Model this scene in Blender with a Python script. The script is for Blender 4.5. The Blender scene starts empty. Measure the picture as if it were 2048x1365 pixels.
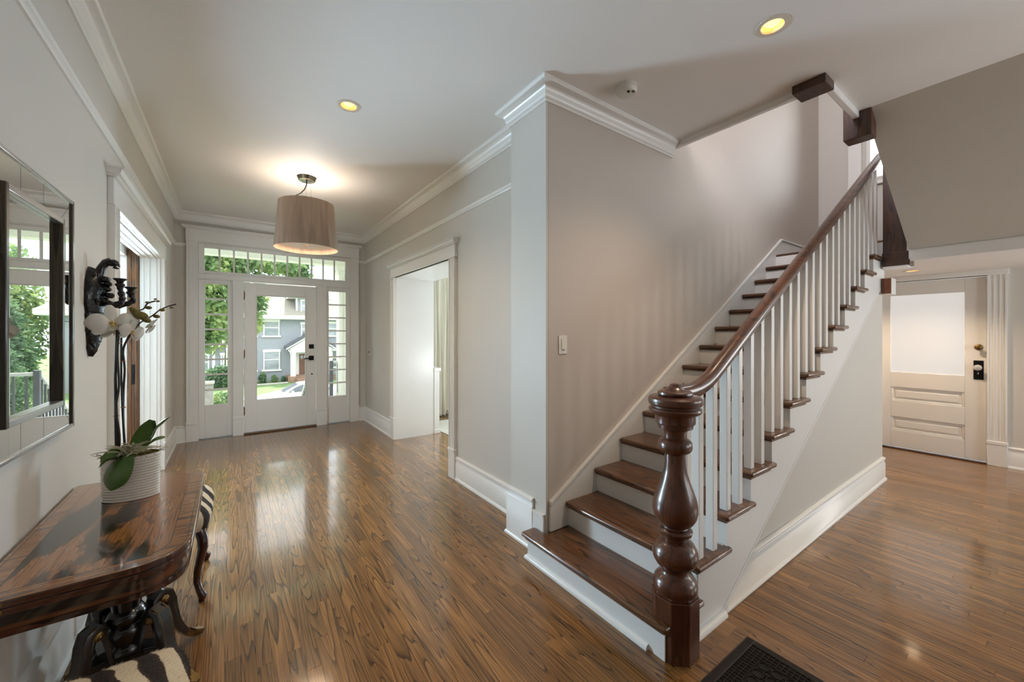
import bpy, bmesh, math, random
from mathutils import Vector, Matrix, noise
random.seed(11)
PI = math.pi
S = bpy.context.scene
COL = S.collection
R = math.radians

# ---------------------------------------------------------------- camera, sky, sun, large lights, exposure
cam = bpy.data.cameras.new('camera'); cam_o = bpy.data.objects.new('camera', cam); COL.objects.link(cam_o)
cam_o.location = (0, 0, 1.45); cam_o.rotation_euler = (R(90), 0, R(-35.545))
cam.sensor_width = 36; cam.lens = 785.1/2048*36; cam.shift_y = -0.0077; cam.clip_start = 0.02; cam.clip_end = 500
S.camera = cam_o
S.view_settings.view_transform = 'Standard'; S.view_settings.look = 'None'
S.view_settings.exposure = 1.74; S.view_settings.gamma = 1.0; S.view_settings.use_curve_mapping = False
cy = S.cycles
cy.use_denoising = True
try: cy.denoiser = 'OPENIMAGEDENOISE'
except Exception: pass
cy.max_bounces = 10; cy.diffuse_bounces = 5; cy.glossy_bounces = 4; cy.transparent_max_bounces = 12
cy.sample_clamp_indirect = 4.0; cy.caustics_reflective = False; cy.caustics_refractive = False

W = bpy.data.worlds.new('sky'); S.world = W; W.use_nodes = True
nt = W.node_tree; nt.nodes.clear()
out = nt.nodes.new('ShaderNodeOutputWorld'); bg = nt.nodes.new('ShaderNodeBackground')
tc = nt.nodes.new('ShaderNodeTexCoord'); nz = nt.nodes.new('ShaderNodeTexNoise'); rp = nt.nodes.new('ShaderNodeValToRGB')
nz.inputs['Scale'].default_value = 2.0; nz.inputs['Detail'].default_value = 4
rp.color_ramp.elements[0].color = (0.80, 0.90, 1.0, 1); rp.color_ramp.elements[1].color = (1, 1, 1, 1)
rp.color_ramp.elements[0].position = .38; rp.color_ramp.elements[1].position = .55
nt.links.new(tc.outputs['Generated'], nz.inputs['Vector']); nt.links.new(nz.outputs[0], rp.inputs[0])
nt.links.new(rp.outputs[0], bg.inputs[0]); nt.links.new(bg.outputs[0], out.inputs[0])
bg.inputs[1].default_value = 1.0

def lamp(name, kind, loc, rot, energy, color=(1, 1, 1), **kw):
    l = bpy.data.lights.new(name, kind); o = bpy.data.objects.new(name, l); COL.objects.link(o)
    o.location = loc; o.rotation_euler = rot; l.energy = energy; l.color = color
    for k, v in kw.items(): setattr(l, k, v)
    return o
lamp('sun', 'SUN', (0, 10, 20), (R(-28), R(10), 0), 2.6, (1, .96, .9), angle=R(3))
DAY = (0.80, 0.91, 1.0)
def win_light(name, loc, rot, sx, sy, e, color=DAY):
    return lamp(name, 'AREA', loc, rot, e, color, shape='RECTANGLE', size=sx, size_y=sy)
# area lamps for daylight round the hall; several stand at added, unseen windows
for i, x in enumerate((4.5, 6.0)):
    win_light('added_back_fill', (x, -3.28, 1.55), (R(115), 0, 0), 1.2, 1.6, 10, (.94, .96, 1))  # unseen lamps added behind the camera to light the near room
win_light('added_side_fill', (6.72, -1.8, 1.55), (0, R(105), 0), 1.6, 1.4, 12, (.97, .97, .97))  # unseen source, added to brighten the left wall and stair side
win_light('daylight_parlor_window', (-4.95, 4.4, 1.5), (0, R(-90), 0), 2.0, 1.8, 4)
win_light('added_parlor_front_fill', (-2.0, 6.80, 1.2), (R(-125), 0, 0), 1.4, 1.4, 225, (.60, .82, 1))  # added out of view to lift the hall ceiling
win_light('daylight_dining_window', (5.0, 6.66, 1.5), (R(-115), 0, 0), 1.2, 1.7, 90, (.66, .85, 1))
lamp('added_parlor_fill', 'AREA', (-2.0, 2.75, .85), (R(120), 0, R(-20)), 4, (.9, .95, 1), shape='DISK', size=.7)  # added fill, out of view, for the front wall and front ceiling
lamp('added_dining_fill', 'AREA', (3.35, 3.0, .85), (R(120), 0, R(35)), 6, (.9, .95, 1), shape='DISK', size=.6)  # unseen fill added on the dining side for the hall front
win_light('daylight_landing_window', (6.9, 1.02, 4.1), (0, R(90), 0), 1.2, 0.8, 8, (.92, .92, 1))
win_light('added_upper_hall_fill', (2.15, .9, 4.6), (0, R(-90), 0), 1.2, 1.2, 19, (.95, .92, 1))  # added upstairs, out of view, to light the landing end wall

# ---------------------------------------------------------------- materials
MATS = {}
def newmat(name):
    m = bpy.data.materials.new(name); m.use_nodes = True
    n = m.node_tree; n.nodes.clear()
    o = n.nodes.new('ShaderNodeOutputMaterial'); b = n.nodes.new('ShaderNodeBsdfPrincipled')
    n.links.new(b.outputs[0], o.inputs[0])
    return m, n, b, o
def srgb(r, g, b):
    f = lambda c: (c/255/12.92 if c/255 <= .04045 else ((c/255+.055)/1.055)**2.4)
    return (f(r), f(g), f(b), 1)
def N(n, t, **kw):
    x = n.nodes.new(t)
    for k, v in kw.items():
        if k in x.inputs: x.inputs[k].default_value = v
        else: setattr(x, k, v)
    return x
def plain(name, col, rough=.5, metal=0, bump=0, bscale=60, var=.06, vscale=4, coat=0, spec=.5, trans=0, coord='Object', aniso=None):
    m, n, b, o = newmat(name)
    tc = N(n, 'ShaderNodeTexCoord'); nz = N(n, 'ShaderNodeTexNoise', Scale=vscale, Detail=3)
    if aniso:
        mp = N(n, 'ShaderNodeMapping'); mp.inputs['Scale'].default_value = aniso
        n.links.new(tc.outputs[coord], mp.inputs[0]); n.links.new(mp.outputs[0], nz.inputs['Vector'])
    else: n.links.new(tc.outputs[coord], nz.inputs['Vector'])
    r = N(n, 'ShaderNodeValToRGB')
    r.color_ramp.elements[0].position = .3; r.color_ramp.elements[1].position = .7
    r.color_ramp.elements[0].color = tuple(c*(1-var) for c in col[:3])+(1,)
    r.color_ramp.elements[1].color = tuple(min(1, c*(1+var)) for c in col[:3])+(1,)
    n.links.new(nz.outputs[0], r.inputs[0]); n.links.new(r.outputs[0], b.inputs['Base Color'])
    b.inputs['Roughness'].default_value = rough; b.inputs['Metallic'].default_value = metal
    b.inputs['Coat Weight'].default_value = coat; b.inputs['Coat Roughness'].default_value = .08
    b.inputs['Specular IOR Level'].default_value = spec
    if trans: b.inputs['Subsurface Weight'].default_value = 0
    if bump:
        z2 = N(n, 'ShaderNodeTexNoise', Scale=bscale, Detail=3); n.links.new(tc.outputs[coord], z2.inputs['Vector'])
        bp = N(n, 'ShaderNodeBump', Strength=bump, Distance=.01); n.links.new(z2.outputs[0], bp.inputs['Height'])
        n.links.new(bp.outputs[0], b.inputs['Normal'])
    MATS[name] = m
    return m
def wood(name, cols, axis='x', rough=.3, coat=.3, wide=11., along=.8, rings=7., pore=.35, bump=.08, coord='Object', tone=.25, attr=False, croug=.1, spec=.5):
    """Oak-like grain: contour lines of a stretched noise (cathedrals), plus fine pores, plus a tone per piece."""
    m, n, b, o = newmat(name)
    L = n.links.new
    if coord == 'Position':
        src = N(n, 'ShaderNodeNewGeometry').outputs['Position']
    else: src = N(n, 'ShaderNodeTexCoord').outputs['Object']
    if attr: rnd = N(n, 'ShaderNodeAttribute', attribute_name='tone').outputs['Fac']
    else: rnd = N(n, 'ShaderNodeObjectInfo').outputs['Random']
    comb = N(n, 'ShaderNodeCombineXYZ')
    for i, k in enumerate((37.1, 71.7, 13.3)):
        mm = N(n, 'ShaderNodeMath', operation='MULTIPLY'); mm.inputs[1].default_value = k; L(rnd, mm.inputs[0]); L(mm.outputs[0], comb.inputs[i])
    add = N(n, 'ShaderNodeVectorMath', operation='ADD'); L(src, add.inputs[0]); L(comb.outputs[0], add.inputs[1])
    sc = {'x': (along, wide, wide), 'y': (wide, along, wide), 'z': (wide, wide, along)}[axis]
    mp = N(n, 'ShaderNodeMapping'); mp.inputs['Scale'].default_value = sc; L(add.outputs[0], mp.inputs[0])
    nz = N(n, 'ShaderNodeTexNoise', Scale=1.0, Detail=1.6, Roughness=.4, Distortion=.5); L(mp.outputs[0], nz.inputs['Vector'])
    mul = N(n, 'ShaderNodeMath', operation='MULTIPLY'); mul.inputs[1].default_value = rings; L(nz.outputs[0], mul.inputs[0])
    fr = N(n, 'ShaderNodeMath', operation='FRACT'); L(mul.outputs[0], fr.inputs[0])
    rp = N(n, 'ShaderNodeValToRGB'); e = rp.color_ramp.elements
    e[0].position = 0; e[0].color = cols[0]; e[1].position = 1.0; e[1].color = cols[2]
    x = e.new(.2); x.color = cols[1]; x = e.new(.92); x.color = cols[2]; x = e.new(.97); x.color = cols[0]
    e[-1].color = cols[0]
    L(fr.outputs[0], rp.inputs[0])
    mp2 = N(n, 'ShaderNodeMapping'); k = wide*22; ka = along*9
    mp2.inputs['Scale'].default_value = {'x': (ka, k, k), 'y': (k, ka, k), 'z': (k, k, ka)}[axis]; L(add.outputs[0], mp2.inputs[0])
    n2 = N(n, 'ShaderNodeTexNoise', Scale=1.0, Detail=2); L(mp2.outputs[0], n2.inputs['Vector'])
    r2 = N(n, 'ShaderNodeValToRGB'); r2.color_ramp.elements[0].position = .38; r2.color_ramp.elements[1].position = .56
    r2.color_ramp.elements[0].color = (1-pore,)*3+(1,); r2.color_ramp.elements[1].color = (1, 1, 1, 1); L(n2.outputs[0], r2.inputs[0])
    mx = N(n, 'ShaderNodeMix', data_type='RGBA', blend_type='MULTIPLY'); mx.inputs[0].default_value = 1
    L(rp.outputs[0], mx.inputs[6]); L(r2.outputs[0], mx.inputs[7])
    tm = N(n, 'ShaderNodeMapRange'); tm.inputs['To Min'].default_value = 1-tone; tm.inputs['To Max'].default_value = 1+tone; L(rnd, tm.inputs[0])
    mv = N(n, 'ShaderNodeVectorMath', operation='SCALE'); L(mx.outputs[2], mv.inputs[0]); L(tm.outputs[0], mv.inputs['Scale'])
    L(mv.outputs[0], b.inputs['Base Color'])
    b.inputs['Roughness'].default_value = rough; b.inputs['Coat Weight'].default_value = coat; b.inputs['Coat Roughness'].default_value = croug
    b.inputs['Specular IOR Level'].default_value = spec
    bp = N(n, 'ShaderNodeBump', Strength=bump, Distance=.004); L(fr.outputs[0], bp.inputs['Height']); L(bp.outputs[0], b.inputs['Normal'])
    if coat: L(bp.outputs[0], b.inputs['Coat Normal'])
    MATS[name] = m
    return m
def emit(name, col, st):
    m, n, b, o = newmat(name); b.inputs['Emission Color'].default_value = col; b.inputs['Emission Strength'].default_value = st
    b.inputs['Base Color'].default_value = col; MATS[name] = m; return m
def glass(name, tint=(.97, .99, .98, 1)):
    m = bpy.data.materials.new(name); m.use_nodes = True; n = m.node_tree; n.nodes.clear()
    o = N(n, 'ShaderNodeOutputMaterial'); t = N(n, 'ShaderNodeBsdfTransparent'); g = N(n, 'ShaderNodeBsdfGlossy'); mx = N(n, 'ShaderNodeMixShader')
    t.inputs[0].default_value = tint; g.inputs['Roughness'].default_value = .01
    f = N(n, 'ShaderNodeFresnel'); f.inputs[0].default_value = 1.45
    n.links.new(f.outputs[0], mx.inputs[0]); n.links.new(t.outputs[0], mx.inputs[1]); n.links.new(g.outputs[0], mx.inputs[2]); n.links.new(mx.outputs[0], o.inputs[0])
    MATS[name] = m; return m

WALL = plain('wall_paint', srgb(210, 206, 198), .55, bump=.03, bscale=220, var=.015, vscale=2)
PARLORW = plain('parlor_wall_low_bounce', srgb(128, 126, 122), .6, var=.015)  # unseen walls darkened to limit light bouncing onto the left jamb
DININGW = plain('dining_wall_low_bounce', srgb(168, 164, 154), .6, var=.015)  # tone lowered to cut light bouncing onto the right jamb
WALL_SHADED = plain('wall_paint_shaded', srgb(198, 188, 178), .55, bump=.03, bscale=220, var=.015, vscale=2)  # wall paint darkened to carry the dimmer light on the stair wall
CEIL = plain('ceiling_paint', srgb(240, 238, 235), .6, bump=.03, bscale=160, var=.012, vscale=2)
TRIM = plain('white_trim_paint', srgb(236, 235, 231), .28, bump=.02, bscale=40, var=.012, vscale=3)
RISER = plain('white_stair_paint', srgb(234, 234, 231), .3, bump=.02, bscale=40, var=.012, vscale=3)
FLOOR = wood('oak_floor', (srgb(84, 57, 31), srgb(138, 97, 53), srgb(158, 114, 64)), 'y', rough=.26, coat=.75, wide=10, along=.5, rings=19, pore=.38, bump=.008, coord='Position', tone=.26, attr=True, croug=.09, spec=.35)
TREAD = wood('stair_oak', (srgb(52, 32, 19), srgb(98, 64, 38), srgb(120, 80, 48)), 'y', rough=.3, coat=.45, wide=11, along=.7, rings=14, pore=.38, coord='Position', tone=.1, attr=True, croug=.14)
NEWELW = wood('newel_mahogany', (srgb(64, 36, 24), srgb(86, 49, 32), srgb(98, 56, 36)), 'z', rough=.32, coat=.4, wide=14, along=1.0, rings=5, pore=.25, bump=.03, tone=.05, croug=.12)
RAILW = wood('rail_mahogany', (srgb(44, 25, 16), srgb(84, 50, 32), srgb(104, 64, 40)), 'x', rough=.28, coat=.5, wide=14, along=.9, rings=4, pore=.3, bump=.03, tone=.03, croug=.14)
DARKW = wood('dark_stair_wood', (srgb(38, 24, 17), srgb(68, 42, 28), srgb(86, 54, 35)), 'z', rough=.35, coat=.25, wide=16, along=1.4, rings=5, pore=.35, tone=.08)
BLOCKW = wood('amber_block_wood', (srgb(92, 44, 18), srgb(128, 66, 28), srgb(140, 76, 34)), 'z', rough=.4, coat=.2, wide=16, along=1.4, rings=4, tone=.05)
POCKETW = wood('pocket_door_oak', (srgb(52, 31, 13), srgb(108, 68, 27), srgb(138, 90, 38)), 'z', rough=.4, coat=.2, wide=22, along=1.2, rings=7, tone=.05)
GLASS = glass('window_glass')
BLACKM = plain('matte_black_metal', srgb(22, 22, 24), .4, .6, var=.1)
BRASS = plain('aged_brass', srgb(128, 102, 62), .45, 1, var=.25, vscale=30, bump=.1)
STEEL = plain('polished_nickel', srgb(170, 165, 150), .18, 1, var=.08, aniso=(40, 40, 1))
DARKGAP = plain('dark_gap', srgb(18, 14, 11), .8)
# ---------------------------------------------------------------- mesh helpers
class MB:
    def __init__(s): s.v = []; s.f = []; s.t = []; s.tone = 0.0
    def add(s, vs, fs):
        k = len(s.v); s.v += [tuple(p) for p in vs]; s.f += [tuple(i+k for i in f) for f in fs]; s.t += [s.tone]*len(fs)
        return s
    def box(s, x0, y0, z0, x1, y1, z1):
        x0, x1 = sorted((x0, x1)); y0, y1 = sorted((y0, y1)); z0, z1 = sorted((z0, z1))
        return s.add([(x0,y0,z0),(x1,y0,z0),(x1,y1,z0),(x0,y1,z0),(x0,y0,z1),(x1,y0,z1),(x1,y1,z1),(x0,y1,z1)],
              [(0,3,2,1),(4,5,6,7),(0,1,5,4),(1,2,6,5),(2,3,7,6),(3,0,4,7)])
    def prism(s, poly, axis, a, b):
        n = len(poly)
        def P(p, c): return {'x': (c, p[0], p[1]), 'y': (p[0], c, p[1]), 'z': (p[0], p[1], c)}[axis]
        vs = [P(p, a) for p in poly]+[P(p, b) for p in poly]
        fs = [tuple(range(n))[::-1], tuple(range(n, 2*n))]+[(i, (i+1) % n, (i+1) % n+n, i+n) for i in range(n)]
        return s.add(vs, fs)
    def lathe(s, prof, c=(0, 0), n=32, sx=1., sy=1., ends=True):
        vs = []; fs = []; m = len(prof)
        for r, z in prof:
            for i in range(n): a = 2*PI*i/n; vs.append((c[0]+r*sx*math.cos(a), c[1]+r*sy*math.sin(a), z))
        for j in range(m-1):
            for i in range(n): k = (i+1) % n; fs.append((j*n+i, j*n+k, (j+1)*n+k, (j+1)*n+i))
        if ends: fs += [tuple(range(n))[::-1], tuple(range((m-1)*n, m*n))]
        return s.add(vs, fs)
    def tube(s, pts, rad, n=8, sect=None, up=(0, 0, 1)):
        """round (or sect = list of 2-D points) section carried along a polyline"""
        pts = [Vector(p) for p in pts]; m = len(pts)
        if not hasattr(rad, '__len__'): rad = [rad]*m
        vs = []; fs = []; up = Vector(up)
        sec = sect or [(math.cos(2*PI*i/n), math.sin(2*PI*i/n)) for i in range(n)]; n = len(sec)
        prev = None
        for i, p in enumerate(pts):
            t = (pts[min(i+1, m-1)]-pts[max(i-1, 0)]).normalized()
            if prev is None:
                sd = t.cross(up)
                if sd.length < 1e-4: sd = t.cross(Vector((1, 0, 0)))
            else: sd = prev-t*prev.dot(t)
            sd.normalize(); prev = sd; nn = sd.cross(t)
            for a, b in sec: vs.append(p+(sd*a+nn*b)*rad[i])
        for j in range(m-1):
            for i in range(n): k = (i+1) % n; fs.append((j*n+i, j*n+k, (j+1)*n+k, (j+1)*n+i))
        fs += [tuple(range(n))[::-1], tuple(range((m-1)*n, m*n))]
        return s.add(vs, fs)
    def sweep(s, path, prof, closed=False):
        """prof (offset to the right of travel, z) mitred along a plan path"""
        n = len(path); m = len(prof); vs = []; fs = []
        for i, p in enumerate(path):
            p = Vector(p)
            d0 = (p-Vector(path[i-1])).normalized() if i > 0 or closed else None
            d1 = (Vector(path[(i+1) % n])-p).normalized() if i < n-1 or closed else None
            d0 = d0 or d1; d1 = d1 or d0
            n0 = Vector((d0.y, -d0.x)); n1 = Vector((d1.y, -d1.x)); mm = n0+n1; mm = mm/max(.15, mm.dot(n0))
            for o, z in prof: vs.append((p.x+mm.x*o, p.y+mm.y*o, z))
        for i in range(n if closed else n-1):
            k = (i+1) % n
            for j in range(m): l = (j+1) % m; fs.append((i*m+j, i*m+l, k*m+l, k*m+j))
        if not closed: fs += [tuple(range(m)), tuple(range((n-1)*m, n*m))[::-1]]
        return s.add(vs, fs)
    def ell(s, c, r, seg=16, rings=10, rot=None):
        vs = []; fs = []
        M = rot or Matrix.Identity(3); c = Vector(c)
        for j in range(1, rings):
            th = PI*j/rings
            for i in range(seg):
                a = 2*PI*i/seg; vs.append(c+M @ Vector((r[0]*math.sin(th)*math.cos(a), r[1]*math.sin(th)*math.sin(a), r[2]*math.cos(th))))
        vs += [c+M @ Vector((0, 0, r[2])), c-M @ Vector((0, 0, r[2]))]; T = len(vs)-2; B = T+1
        for j in range(rings-2):
            for i in range(seg): k = (i+1) % seg; fs.append((j*seg+i, (j+1)*seg+i, (j+1)*seg+k, j*seg+k))
        for i in range(seg):
            k = (i+1) % seg; fs.append((T, i, k)); fs.append((B, (rings-2)*seg+k, (rings-2)*seg+i))
        return s.add(vs, fs)
    def build(s, name, mat, parent=None, loc=None, smooth=35, bevel=0, kind=None, fix=True, tone=False, mw=None):
        me = bpy.data.meshes.new(name)
        L = Vector(loc) if loc is not None else (Vector(parent['o']) if parent is not None and 'o' in parent else Vector((0, 0, 0)))
        me.from_pydata([tuple(Vector(p)-L) for p in s.v], [], s.f)
        if fix:
            bm = bmesh.new(); bm.from_mesh(me); bmesh.ops.recalc_face_normals(bm, faces=bm.faces); bm.to_mesh(me); bm.free()
        if tone:
            a = me.attributes.new('tone', 'FLOAT', 'FACE'); a.data.foreach_set('value', s.t)
        me.materials.append(mat)
        if smooth:
            me.polygons.foreach_set('use_smooth', [True]*len(me.polygons)); me.set_sharp_from_angle(angle=R(smooth))
        me.update()
        o = bpy.data.objects.new(name, me); COL.objects.link(o)
        if parent is not None:
            o.parent = parent
            if loc is not None: o.location = L-Vector(parent['o'])
            o['o'] = tuple(L)
        else: o.location = L; o['o'] = tuple(L)
        if bevel:
            md = o.modifiers.new('bevel', 'BEVEL'); md.width = bevel; md.segments = 2; md.limit_method = 'ANGLE'; md.angle_limit = R(40)
        if kind: o['kind'] = kind
        return o
def tag(o, label, cat, group=None, kind=None):
    o['label'] = label; o['category'] = cat
    if group: o['group'] = group
    if kind: o['kind'] = kind
    return o
def empty(name, loc, label=None, cat=None, group=None, kind=None):
    o = bpy.data.objects.new(name, None); COL.objects.link(o); o.location = loc; o['o'] = tuple(loc); o.empty_display_size = .1
    if label: o['label'] = label
    if cat: o['category'] = cat
    if group: o['group'] = group
    if kind: o['kind'] = kind
    return o
def dup(root, loc, label=None, rz=None):
    def cp(o, par):
        c = o.copy(); COL.objects.link(c)
        if par is not None: c.parent = par
        for ch in [x for x in bpy.data.objects if x.parent == o]: cp(ch, c)
        return c
    r = cp(root, None); r.location = loc
    if rz is not None: r.rotation_euler = (0, 0, rz)
    if label: r['label'] = label
    return r
def holes(axis, c0, c1, u0, u1, z0, z1, hs, mb=None):
    """wall slab between c0 and c1 on its axis, from u0 to u1 and z0 to z1, with rectangular holes"""
    mb = mb or MB()
    us = sorted({u0, u1, *[h[0] for h in hs], *[h[1] for h in hs]})
    for a, b in zip(us, us[1:]):
        cuts = sorted([(h[2], h[3]) for h in hs if h[0] <= a and h[1] >= b]); z = z0
        for p, q in cuts+[(z1, z1)]:
            if p > z+1e-6:
                mb.box(*((c0, a, z, c1, b, p) if axis == 'x' else (a, c0, z, b, c1, p)))
            z = max(z, q)
    return mb

XL, XR, YF, ZC = -.61, 1.82, 6.76, 3.06
XC, YS, YO = 1.65, 1.933, .992
X0, G, RI = 1.521, .275, .168
XD = 6.8
nos = lambda k: X0+G*(k-1)
slope = lambda x: RI+RI/G*(x-X0)

# ---------------------------------------------------------------- room shell
w = holes('x', -.97, XL, -3.2, 6.96, 0, ZC, [(3.48, 5.53, 0, 2.31)])
w.build('wall_left', WALL, kind='structure')
w = holes('y', YF, 6.96, XL, 2.4, 0, ZC, [(-.42, 1.64, 0, 2.70)])
w.build('wall_front', WALL, kind='structure')
w = holes('x', XR, 2.37, 2.32, YF, 0, ZC, [(3.60, 5.27, 0, 2.21)])
w.box(XC, YS+.001, 0, XC+.02, 2.32, ZC); w.box(XC+.02, 2.10, 0, 2.2, 2.32, ZC)
w.build('wall_right', WALL, kind='structure')
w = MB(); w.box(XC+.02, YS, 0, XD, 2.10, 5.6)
w.build('wall_stair', WALL_SHADED, kind='structure')
w = holes('x', XD, 7.0, -3.2, 2.1, 0, ZC, [(.478, 1.36, 0, 2.085), (-2.5, -1.1, .7, 2.4)])
w.build('wall_far', WALL, kind='structure')
w = holes('y', -3.4, -3.2, -.97, XD+.2, 0, ZC, [(x-.6, x+.6, .7, 2.4) for x in (4.5, 6.0)])
w.build('wall_back', WALL, kind='structure')
# rooms beyond the two cased openings
w = holes('x', -5.2, -5.0, 2.0, 6.96, 0, ZC, [(3.5, 5.3, .5, 2.5)]); w.box(-5, 2.0, 0, -.97, 2.1, ZC); w = holes('y', 6.83, 6.96, -5, -.97, 0, ZC, [(-2.7, -1.3, .5, 2.2)], w)
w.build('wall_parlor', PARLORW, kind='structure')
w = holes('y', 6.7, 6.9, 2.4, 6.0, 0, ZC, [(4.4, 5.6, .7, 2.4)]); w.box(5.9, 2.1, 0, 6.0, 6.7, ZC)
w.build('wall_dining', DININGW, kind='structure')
CANS = [(.675, 2.934), (2.305, .88)]; CAN3 = (6.212, .971); CH = .0505
def slab(m, x0, y0, x1, y1, z0, z1, hs):
    rows = sorted(hs, key=lambda h: h[1]); y = y0
    m2 = MB()
    for hx_, hy_ in rows:
        m2.box(x0, y, z0, x1, hy_-CH, z1); m2.box(x0, hy_-CH, z0, hx_-CH, hy_+CH, z1); m2.box(hx_+CH, hy_-CH, z0, x1, hy_+CH, z1); y = hy_+CH
    m2.box(x0, y, z0, x1, y1, z1)
    return m2
c = slab(MB(), -.97, -3.4, 3.08, 6.96, ZC, ZC+.3, CANS)
c.box(-5.2, 2.0, ZC, -.97, 6.96, ZC+.3); c.box(3.08, -3.4, ZC, 3.70, .85, ZC+.3)
c.box(3.70, -3.4, ZC, 7.0, -.2, ZC+.3); c.box(3.08, 2.1, ZC, 6.0, 6.96, ZC+.3)
c.build('ceiling', CEIL, kind='structure', smooth=0)
c = MB(); c.prism([(3.70, ZC), (5.12, 2.21), (5.12, 2.5), (3.70, ZC+.3)], 'y', -.2, .82)
c.build('ceiling_stair_soffit', WALL, kind='structure', smooth=0)
c = slab(MB(), 5.10, -.2, XD, YS, 2.15, 2.33, [CAN3]); c.box(5.09, -.2, 2.12, 5.14, .82, 2.215)
c.build('ceiling_landing_soffit', CEIL, kind='structure', smooth=0)
c = MB(); c.box(5.14, -.2, 2.33, 6.54, YS, 2.345); c.build('floor_landing', TREAD, kind='structure', tone=True)
c = MB(); c.box(3.045, .88, ZC-.045, 3.085, YS-.001, ZC+.01); c.box(3.10, .851, ZC-.046, 3.72, .89, ZC+.2)
c.build('trim_1', CEIL, kind='structure', bevel=.006)
w = holes('x', 6.54, 6.62, -.2, YS, 2.345, 5.6, [(.6, 1.44, 3.4, 4.8)]); w.box(2.0, .85, ZC+.3, 2.1, YS, 5.6)
w.prism([(3.70, ZC), (5.12, 2.21), (5.12, 2.15), (7.0, 2.15), (7.0, 5.6), (2.0, 5.6), (2.0, ZC+.3), (3.7, ZC+.3)], 'y', -.3, -.2)
w.box(2.0, -.3, 5.6, 7.0, 2.1, 5.7); w.box(2.0, -.2, ZC+.3, 2.1, .85, 5.6)
w.build('wall_upstairs', WALL, kind='structure', smooth=0)
# landing window (only its casing and a sliver of pane show past the soffit)
t = empty('window_4', (6.54, 1.02, 2.9), kind='structure')
m = MB(); m.box(6.50, 1.475, 3.33, 6.54, 1.61, 4.8); m.box(6.50, .43, 3.33, 6.54, .57, 4.8); m.box(6.5, .43, 4.8, 6.54, 1.61, 4.95); m.build('casing', TRIM, t, bevel=.004)
m = MB(); m.box(6.49, .43, 3.3, 6.57, 1.61, 3.34); m.build('sill', TRIM, t)
m = MB(); m.box(6.55, 1.40, 3.4, 6.6, 1.47, 4.8); m.box(6.55, .57, 3.4, 6.6, .64, 4.8); m.box(6.55, .64, 4.05, 6.6, 1.40, 4.10); m.build('sash', TRIM, t, bevel=.003)
m = MB(); m.box(6.573, .64, 3.4, 6.578, 1.40, 4.8); m.build('pane', GLASS, t)
# unseen windows behind the camera and in the side rooms, some added for light
for i, (ax, cx, cyy, hw, z0, z1) in enumerate([('y', 4.5, -3.2, .6, .7, 2.4), ('y', 6.0, -3.2, .6, .7, 2.4), ('y', 5.0, 6.7, .6, .7, 2.4), ('x', -5.0, 4.4, .9, .5, 2.5), ('y', -2.0, 6.83, .7, .5, 2.2), ('x', 6.8, -1.8, .7, .7, 2.4)]):
    t = empty('window_%d' % (i+5), (cx, cyy, z0), kind='structure')
    s = 1 if cyy < -3 else -1; sx_ = -1 if cx > 6.5 else 1
    def bx(m, u0, u1, d0, d1, za, zb):
        if ax == 'y': m.box(cx+u0, cyy+s*d0, za, cx+u1, cyy+s*d1, zb)
        else: m.box(cx+sx_*d0, cyy+u0, za, cx+sx_*d1, cyy+u1, zb)
    m = MB(); bx(m, -hw-.12, -hw, 0, .03, z0-.05, z1+.14); bx(m, hw, hw+.12, 0, .03, z0-.05, z1+.14); bx(m, -hw, hw, 0, .03, z1, z1+.14); m.build('casing', TRIM, t)
    m = MB(); bx(m, -hw-.14, hw+.14, -.03, .06, z0-.05, z0); m.build('sill', TRIM, t)
    m = MB(); zc = (z0+z1)/2
    bx(m, -hw, -hw+.05, -.06, -.02, z0, z1); bx(m, hw-.05, hw, -.06, -.02, z0, z1); bx(m, -hw+.05, hw-.05, -.06, -.02, z0, z0+.06); bx(m, -hw+.05, hw-.05, -.06, -.02, z1-.05, z1); bx(m, -hw+.05, hw-.05, -.06, -.02, zc-.025, zc+.025)
    m.build('sash', TRIM, t)
    m = MB(); bx(m, -hw+.05, hw-.05, -.045, -.041, z0+.06, z1-.05); m.build('pane', GLASS, t)
# ---------------------------------------------------------------- floor: oak strip planks
fl = MB(); fl.box(-5.2, -3.4, -.12, 7.0, 6.96, -.012)
floor = fl.build('floor', DARKGAP, kind='structure', loc=(0, 0, 0))
planks = []
PW = .0572; rr = random.Random(5)
def visible_area(x, y0, y1):
    cs, sn = math.cos(R(35.545)), math.sin(R(35.545)); a = 0
    nsub = 4
    for i in range(nsub):
        y = y0+(y1-y0)*(i+.5)/nsub
        d = x*sn+y*cs
        if d < .6: continue
        u = 1024+785*(x*cs-y*sn)/d; v = 666+785*1.45/d
        if 0 <= u <= 2048 and v <= 1365: a += (y1-y0)/nsub*PW*1.45/d**3*785**2
    return a
ix = 0
x = -5.0
while x < 6.8:
    y = -3.2-rr.random()*1.2
    while y < 6.76:
        L = rr.choice((.35, .5, .7, .9, 1.1, 1.4, 1.7))*rr.uniform(.85, 1.15)
        a, b = max(y, -3.2), min(y+L, 6.76)
        y += L
        if b-a < .02: continue
        xa, xb = x+.0005, min(x+PW-.0005, 6.8)
        if xa > -.58 and xb < 1.80 or True:
            # leave out what stands under the staircase and inside walls
            if xa > 1.60 and xb < 5.22:
                if a >= 1.06 and b <= 1.95: continue
            planks.append((xa, a+.0006, xb, b-.0006, rr.random(), visible_area((xa+xb)/2, a, b) if not (xa > 2.4 and a > 1.9 or xa < -.61) else 0))
    x += PW
planks.sort(key=lambda p: -p[5])
for p in planks[:299]:
    m = MB(); m.tone = p[4]; m.box(p[0], p[1], -.012, p[2], p[3], 0); m.build('plank', FLOOR, floor, smooth=0, tone=True, fix=False)
m = MB()
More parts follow.
